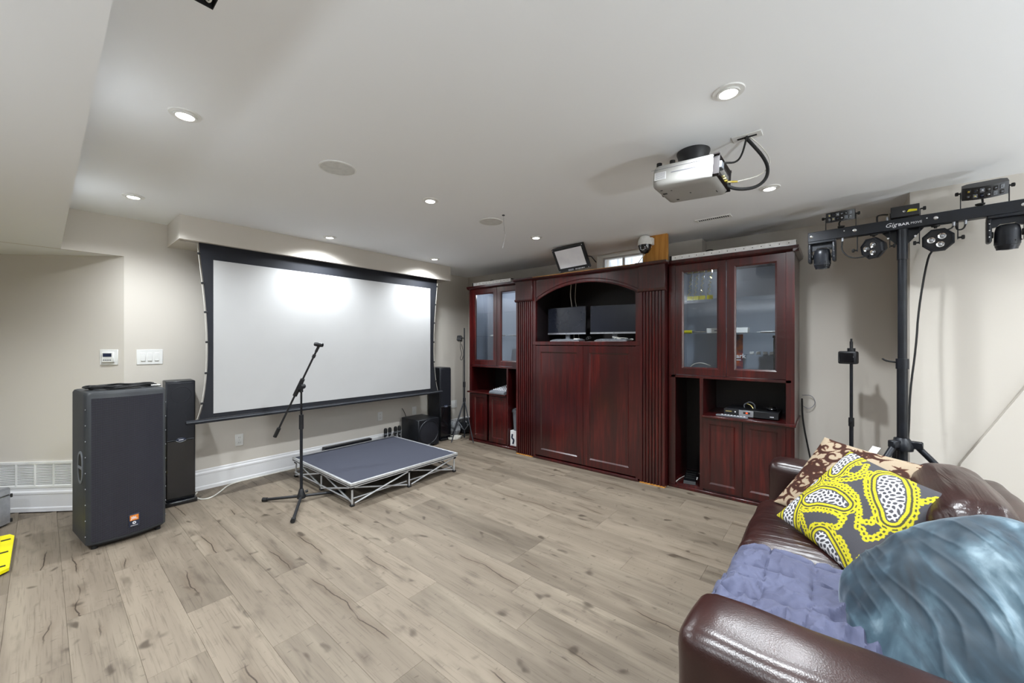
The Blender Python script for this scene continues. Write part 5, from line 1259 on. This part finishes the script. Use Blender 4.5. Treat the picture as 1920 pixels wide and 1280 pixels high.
HOOKS = [[(900, 350), (890, 420), (830, 470), (760, 450), (740, 400), (790, 345), (850, 355)], [(440, 730), (560, 735), (680, 760), (750, 810), (700, 870), (600, 850), (500, 840), (460, 900), (480, 990)],
         [(935, 430), (915, 520), (930, 620), (980, 700), (1000, 790), (950, 840), (890, 830)], [(1280, 540), (1290, 680), (1420, 620), (1520, 605), (1590, 600)],
         [(400, 700), (370, 800), (350, 890), (400, 940), (430, 860), (410, 760)], [(880, 880), (910, 950), (1000, 930), (1060, 880)], [(740, 1180), (760, 1080), (730, 980), (700, 940)],
         [(560, 340), (600, 460), (690, 510), (800, 500), (900, 470)], [(420, 540), (520, 510), (640, 530), (760, 560), (840, 640), (870, 760), (850, 870)], [(780, 1200), (800, 1130), (860, 1070)]]
def dens(P_, m_):
    P_ = np.array(P_, float); t_ = np.linspace(0, len(P_)-1, m_); i_ = np.minimum(t_.astype(int), len(P_)-2); f_ = (t_-i_)[:, None]
    return P_[i_]*(1-f_)+P_[i_+1]*f_
SC = 0.00345   # picture measure to pillow units, roughly
core_uv = []
for c_ in CORES:
    d_ = dens(c_, 24); core_uv.append((np.array([uvp(x, y) for x, y, r in d_]), np.array([np.hypot(*(uvp(x+r, y)-uvp(x-r, y)))/2*.5+np.hypot(*(uvp(x, y+r)-uvp(x, y-r)))/2*.5 for x, y, r in d_])))
hook_uv = []
for h_ in HOOKS:
    d_ = dens(h_, 60); q_ = np.array([uvp(x, y) for x, y in d_]); s_ = np.append(0, np.cumsum(np.hypot(*np.diff(q_, axis=0).T))); hook_uv.append((q_, s_))
C_D, C_Y, C_W, C_K = lin('#4c4b50'), lin('#cfc42a'), lin('#dedee0'), lin('#4a4834')
NP_ = 260
gu, gw = np.meshgrid(np.linspace(-1, 1, NP_+1), np.linspace(-1, 1, NP_+1)); pts_ = np.stack([gu.ravel(), gw.ravel()], 1)
best = np.full(len(pts_), 9.); par_ = np.zeros(len(pts_))
for q_, r_ in core_uv:
    dd = np.hypot(pts_[:, None, 0]-q_[None, :, 0], pts_[:, None, 1]-q_[None, :, 1])-r_[None]
    mn = dd.min(1); ce = q_.mean(0); an = np.arctan2(pts_[:, 1]-ce[1], pts_[:, 0]-ce[0])*.33
    upd = mn < best; best[upd] = mn[upd]; par_[upd] = an[upd]
hb = np.full(len(pts_), 9.); hp = np.zeros(len(pts_))
for q_, s_ in hook_uv:
    dd = np.hypot(pts_[:, None, 0]-q_[None, :, 0], pts_[:, None, 1]-q_[None, :, 1]); ix = dd.argmin(1); mn = dd[np.arange(len(pts_)), ix]
    upd = mn < hb; hb[upd] = mn[upd]; hp[upd] = s_[ix][upd]
PAT = []
for i in range(len(pts_)):
    d_, h_ = best[i], hb[i]; x, y = pts_[i]; c_ = C_D
    sc = .010*math.sin(hp[i]*2*PI/.075)
    if h_ < .050+sc:
        c_ = C_Y
        if h_ < .015 and (hp[i]/.075) % 1 < .5: c_ = C_K
    if d_ < .20:
        sp = .010*math.sin(par_[i]*2*PI/.075)
        if d_ > .112:
            if d_ < .185+sp: c_ = C_Y
            if .138 < d_ < .162 and (par_[i]/.075) % 1 < .55: c_ = C_K
        elif d_ > .080: c_ = C_K
        elif d_ > .038: c_ = C_Y
        elif d_ > .014: c_ = C_D
        else:
            f1 = math.sin(x*38+1.3*math.sin(y*19))*math.sin(y*38+1.3*math.sin(x*17))
            c_ = C_D if abs(f1) > .42 else C_W
    PAT.append(c_)
def paisley(u, w2, sgn):
    if sgn < 0: return C_D
    return PAT[int(round((w2+1)/2*NP_))*(NP_+1)+int(round((u+1)/2*NP_))]
RY = ((-.7678, .3945, -.5048), (-.6320, -.5957, .4957), (-.1052, .6996, .7067))
RB = ((-.5717, .5694, -.5908), (-.8188, -.4424, .3659), (-.0531, .6929, .7191))
yp, e_ = pillow(.52, .52, .13, NP_, 'paisley_pillow', 'paisley', 'grey pillow with yellow and white paisley embroidery on the brown sofa', 'pillow', (2.475, -.068, .655), RY, 1, .006, .05, paisley, 'pillows on the sofa')
rs = random.Random(21); ND = 200
du, dw = np.meshgrid(np.linspace(-1, 1, ND+1), np.linspace(-1, 1, ND+1)); dp = np.stack([du.ravel(), dw.ravel()], 1); dm = np.full(len(dp), 9.)
for k_ in range(72):
    cx_, cy_ = -.98+1.96*((k_ % 9)+rs.uniform(.1, .9))/9, -.98+1.96*((k_//9)+rs.uniform(.1, .9))/8
    a0_, sg_, q_, rr_ = rs.uniform(0, 2*PI), rs.choice((-1, 1)), [], []
    x_, y_ = cx_, cy_
    for i_ in range(26):
        a0_ += sg_*(.01+.016*i_); x_ += .030*math.cos(a0_); y_ += .030*math.sin(a0_); q_.append((x_, y_)); rr_.append(.044*math.sin(PI*(i_+1)/28)**.9+.005)
        if i_ in (5, 10, 15):      # leaf spurs
            for s2_ in range(5): q_.append((x_+.022*(s2_+1)*math.cos(a0_-sg_*1.2), y_+.022*(s2_+1)*math.sin(a0_-sg_*1.2))); rr_.append(.030*(1-s2_/5)+.004)
    q_ = np.array(q_); rr_ = np.array(rr_)
    dm = np.minimum(dm, (np.hypot(dp[:, None, 0]-q_[None, :, 0], dp[:, None, 1]-q_[None, :, 1])-rr_[None]).min(1))
C_B, C_B2, C_C = lin('#3d2016'), lin('#5f3826'), lin('#ae9c84')
def damask(u, w2, sgn):
    i_ = int(round((w2+1)/2*ND))*(ND+1)+int(round((u+1)/2*ND))
    return C_C if dm[i_] > 0 else (C_B if dm[i_] < -.012 else C_B2)
bp, e_ = pillow(.54, .54, .12, ND, 'damask_pillow', 'paisley', 'cream pillow with brown velvet scrolls, tucked behind the yellow paisley pillow', 'pillow', (2.87, -.047, .644), RB, 3, .008, .06, damask, 'pillows on the sofa')
MB().box(-.02, .02, .255, .30, -.001, .001).build('care_tag', 'paper', bp, local=True)
nV = Vector((-.40, .62, .68)).normalized(); xV = Vector((-1, 0, 0)); xV = (xV-nV*xV.dot(nV)).normalized(); yV = nV.cross(xV)
RV = Matrix((xV, yV, nV)).transposed()
vp, e_ = pillow(.67, .65, .28, 200, 'velvet_cushion', 'velvet', 'large crushed blue velvet cushion at the near end of the sofa', 'pillow', (1.63, -.285, .668), RV, 8, .022, .03, None, 'pillows on the sofa', .75, .008)
# folded quilt on the seat
def quiltfn(p, nrm):
    q = p.copy(); wv = Vector((noise.noise(p*3.5), noise.noise(p*3.5+Vector((9, 0, 0))), 0))*.035
    gx = abs(math.sin(PI*(p.x+wv.x)/.135)); gy = abs(math.sin(PI*(p.y+wv.y)/.135))
    puff = min(gx, gy)**.35
    rid = lambda sc, o: 1-2*abs(noise.noise(Vector((p.x*sc+wv.x*20, p.y*sc*1.6+wv.y*20, o))))
    near = max(0., min(1., (.12-p.x)/.25))         # bunched up towards the arm
    fold = .012*noise.noise(Vector((p.x*4, p.y*4, 2)))+near*(.026*max(0, rid(5, 4.))**2+.016*max(0, rid(10, 7.))**2)+.008*max(0, rid(14, 1.))**3
    k = 1. if nrm.z > .3 else .35
    q += Vector((0, 0, 1))*(.032*puff+fold)*k if nrm.z > -.1 else nrm*0
    if p.y > .16: q.z -= 2.2*(p.y-.16)**2
    return q
qb = softbox((.66, .58, .09), .045, 110, quiltfn).xform(Matrix.Translation((1.735, .07, .478)))
solo(qb, 'quilt', 'quilt', 'folded periwinkle quilted blanket on the sofa seat behind the near arm', 'blanket', (1.735, .07, .44))
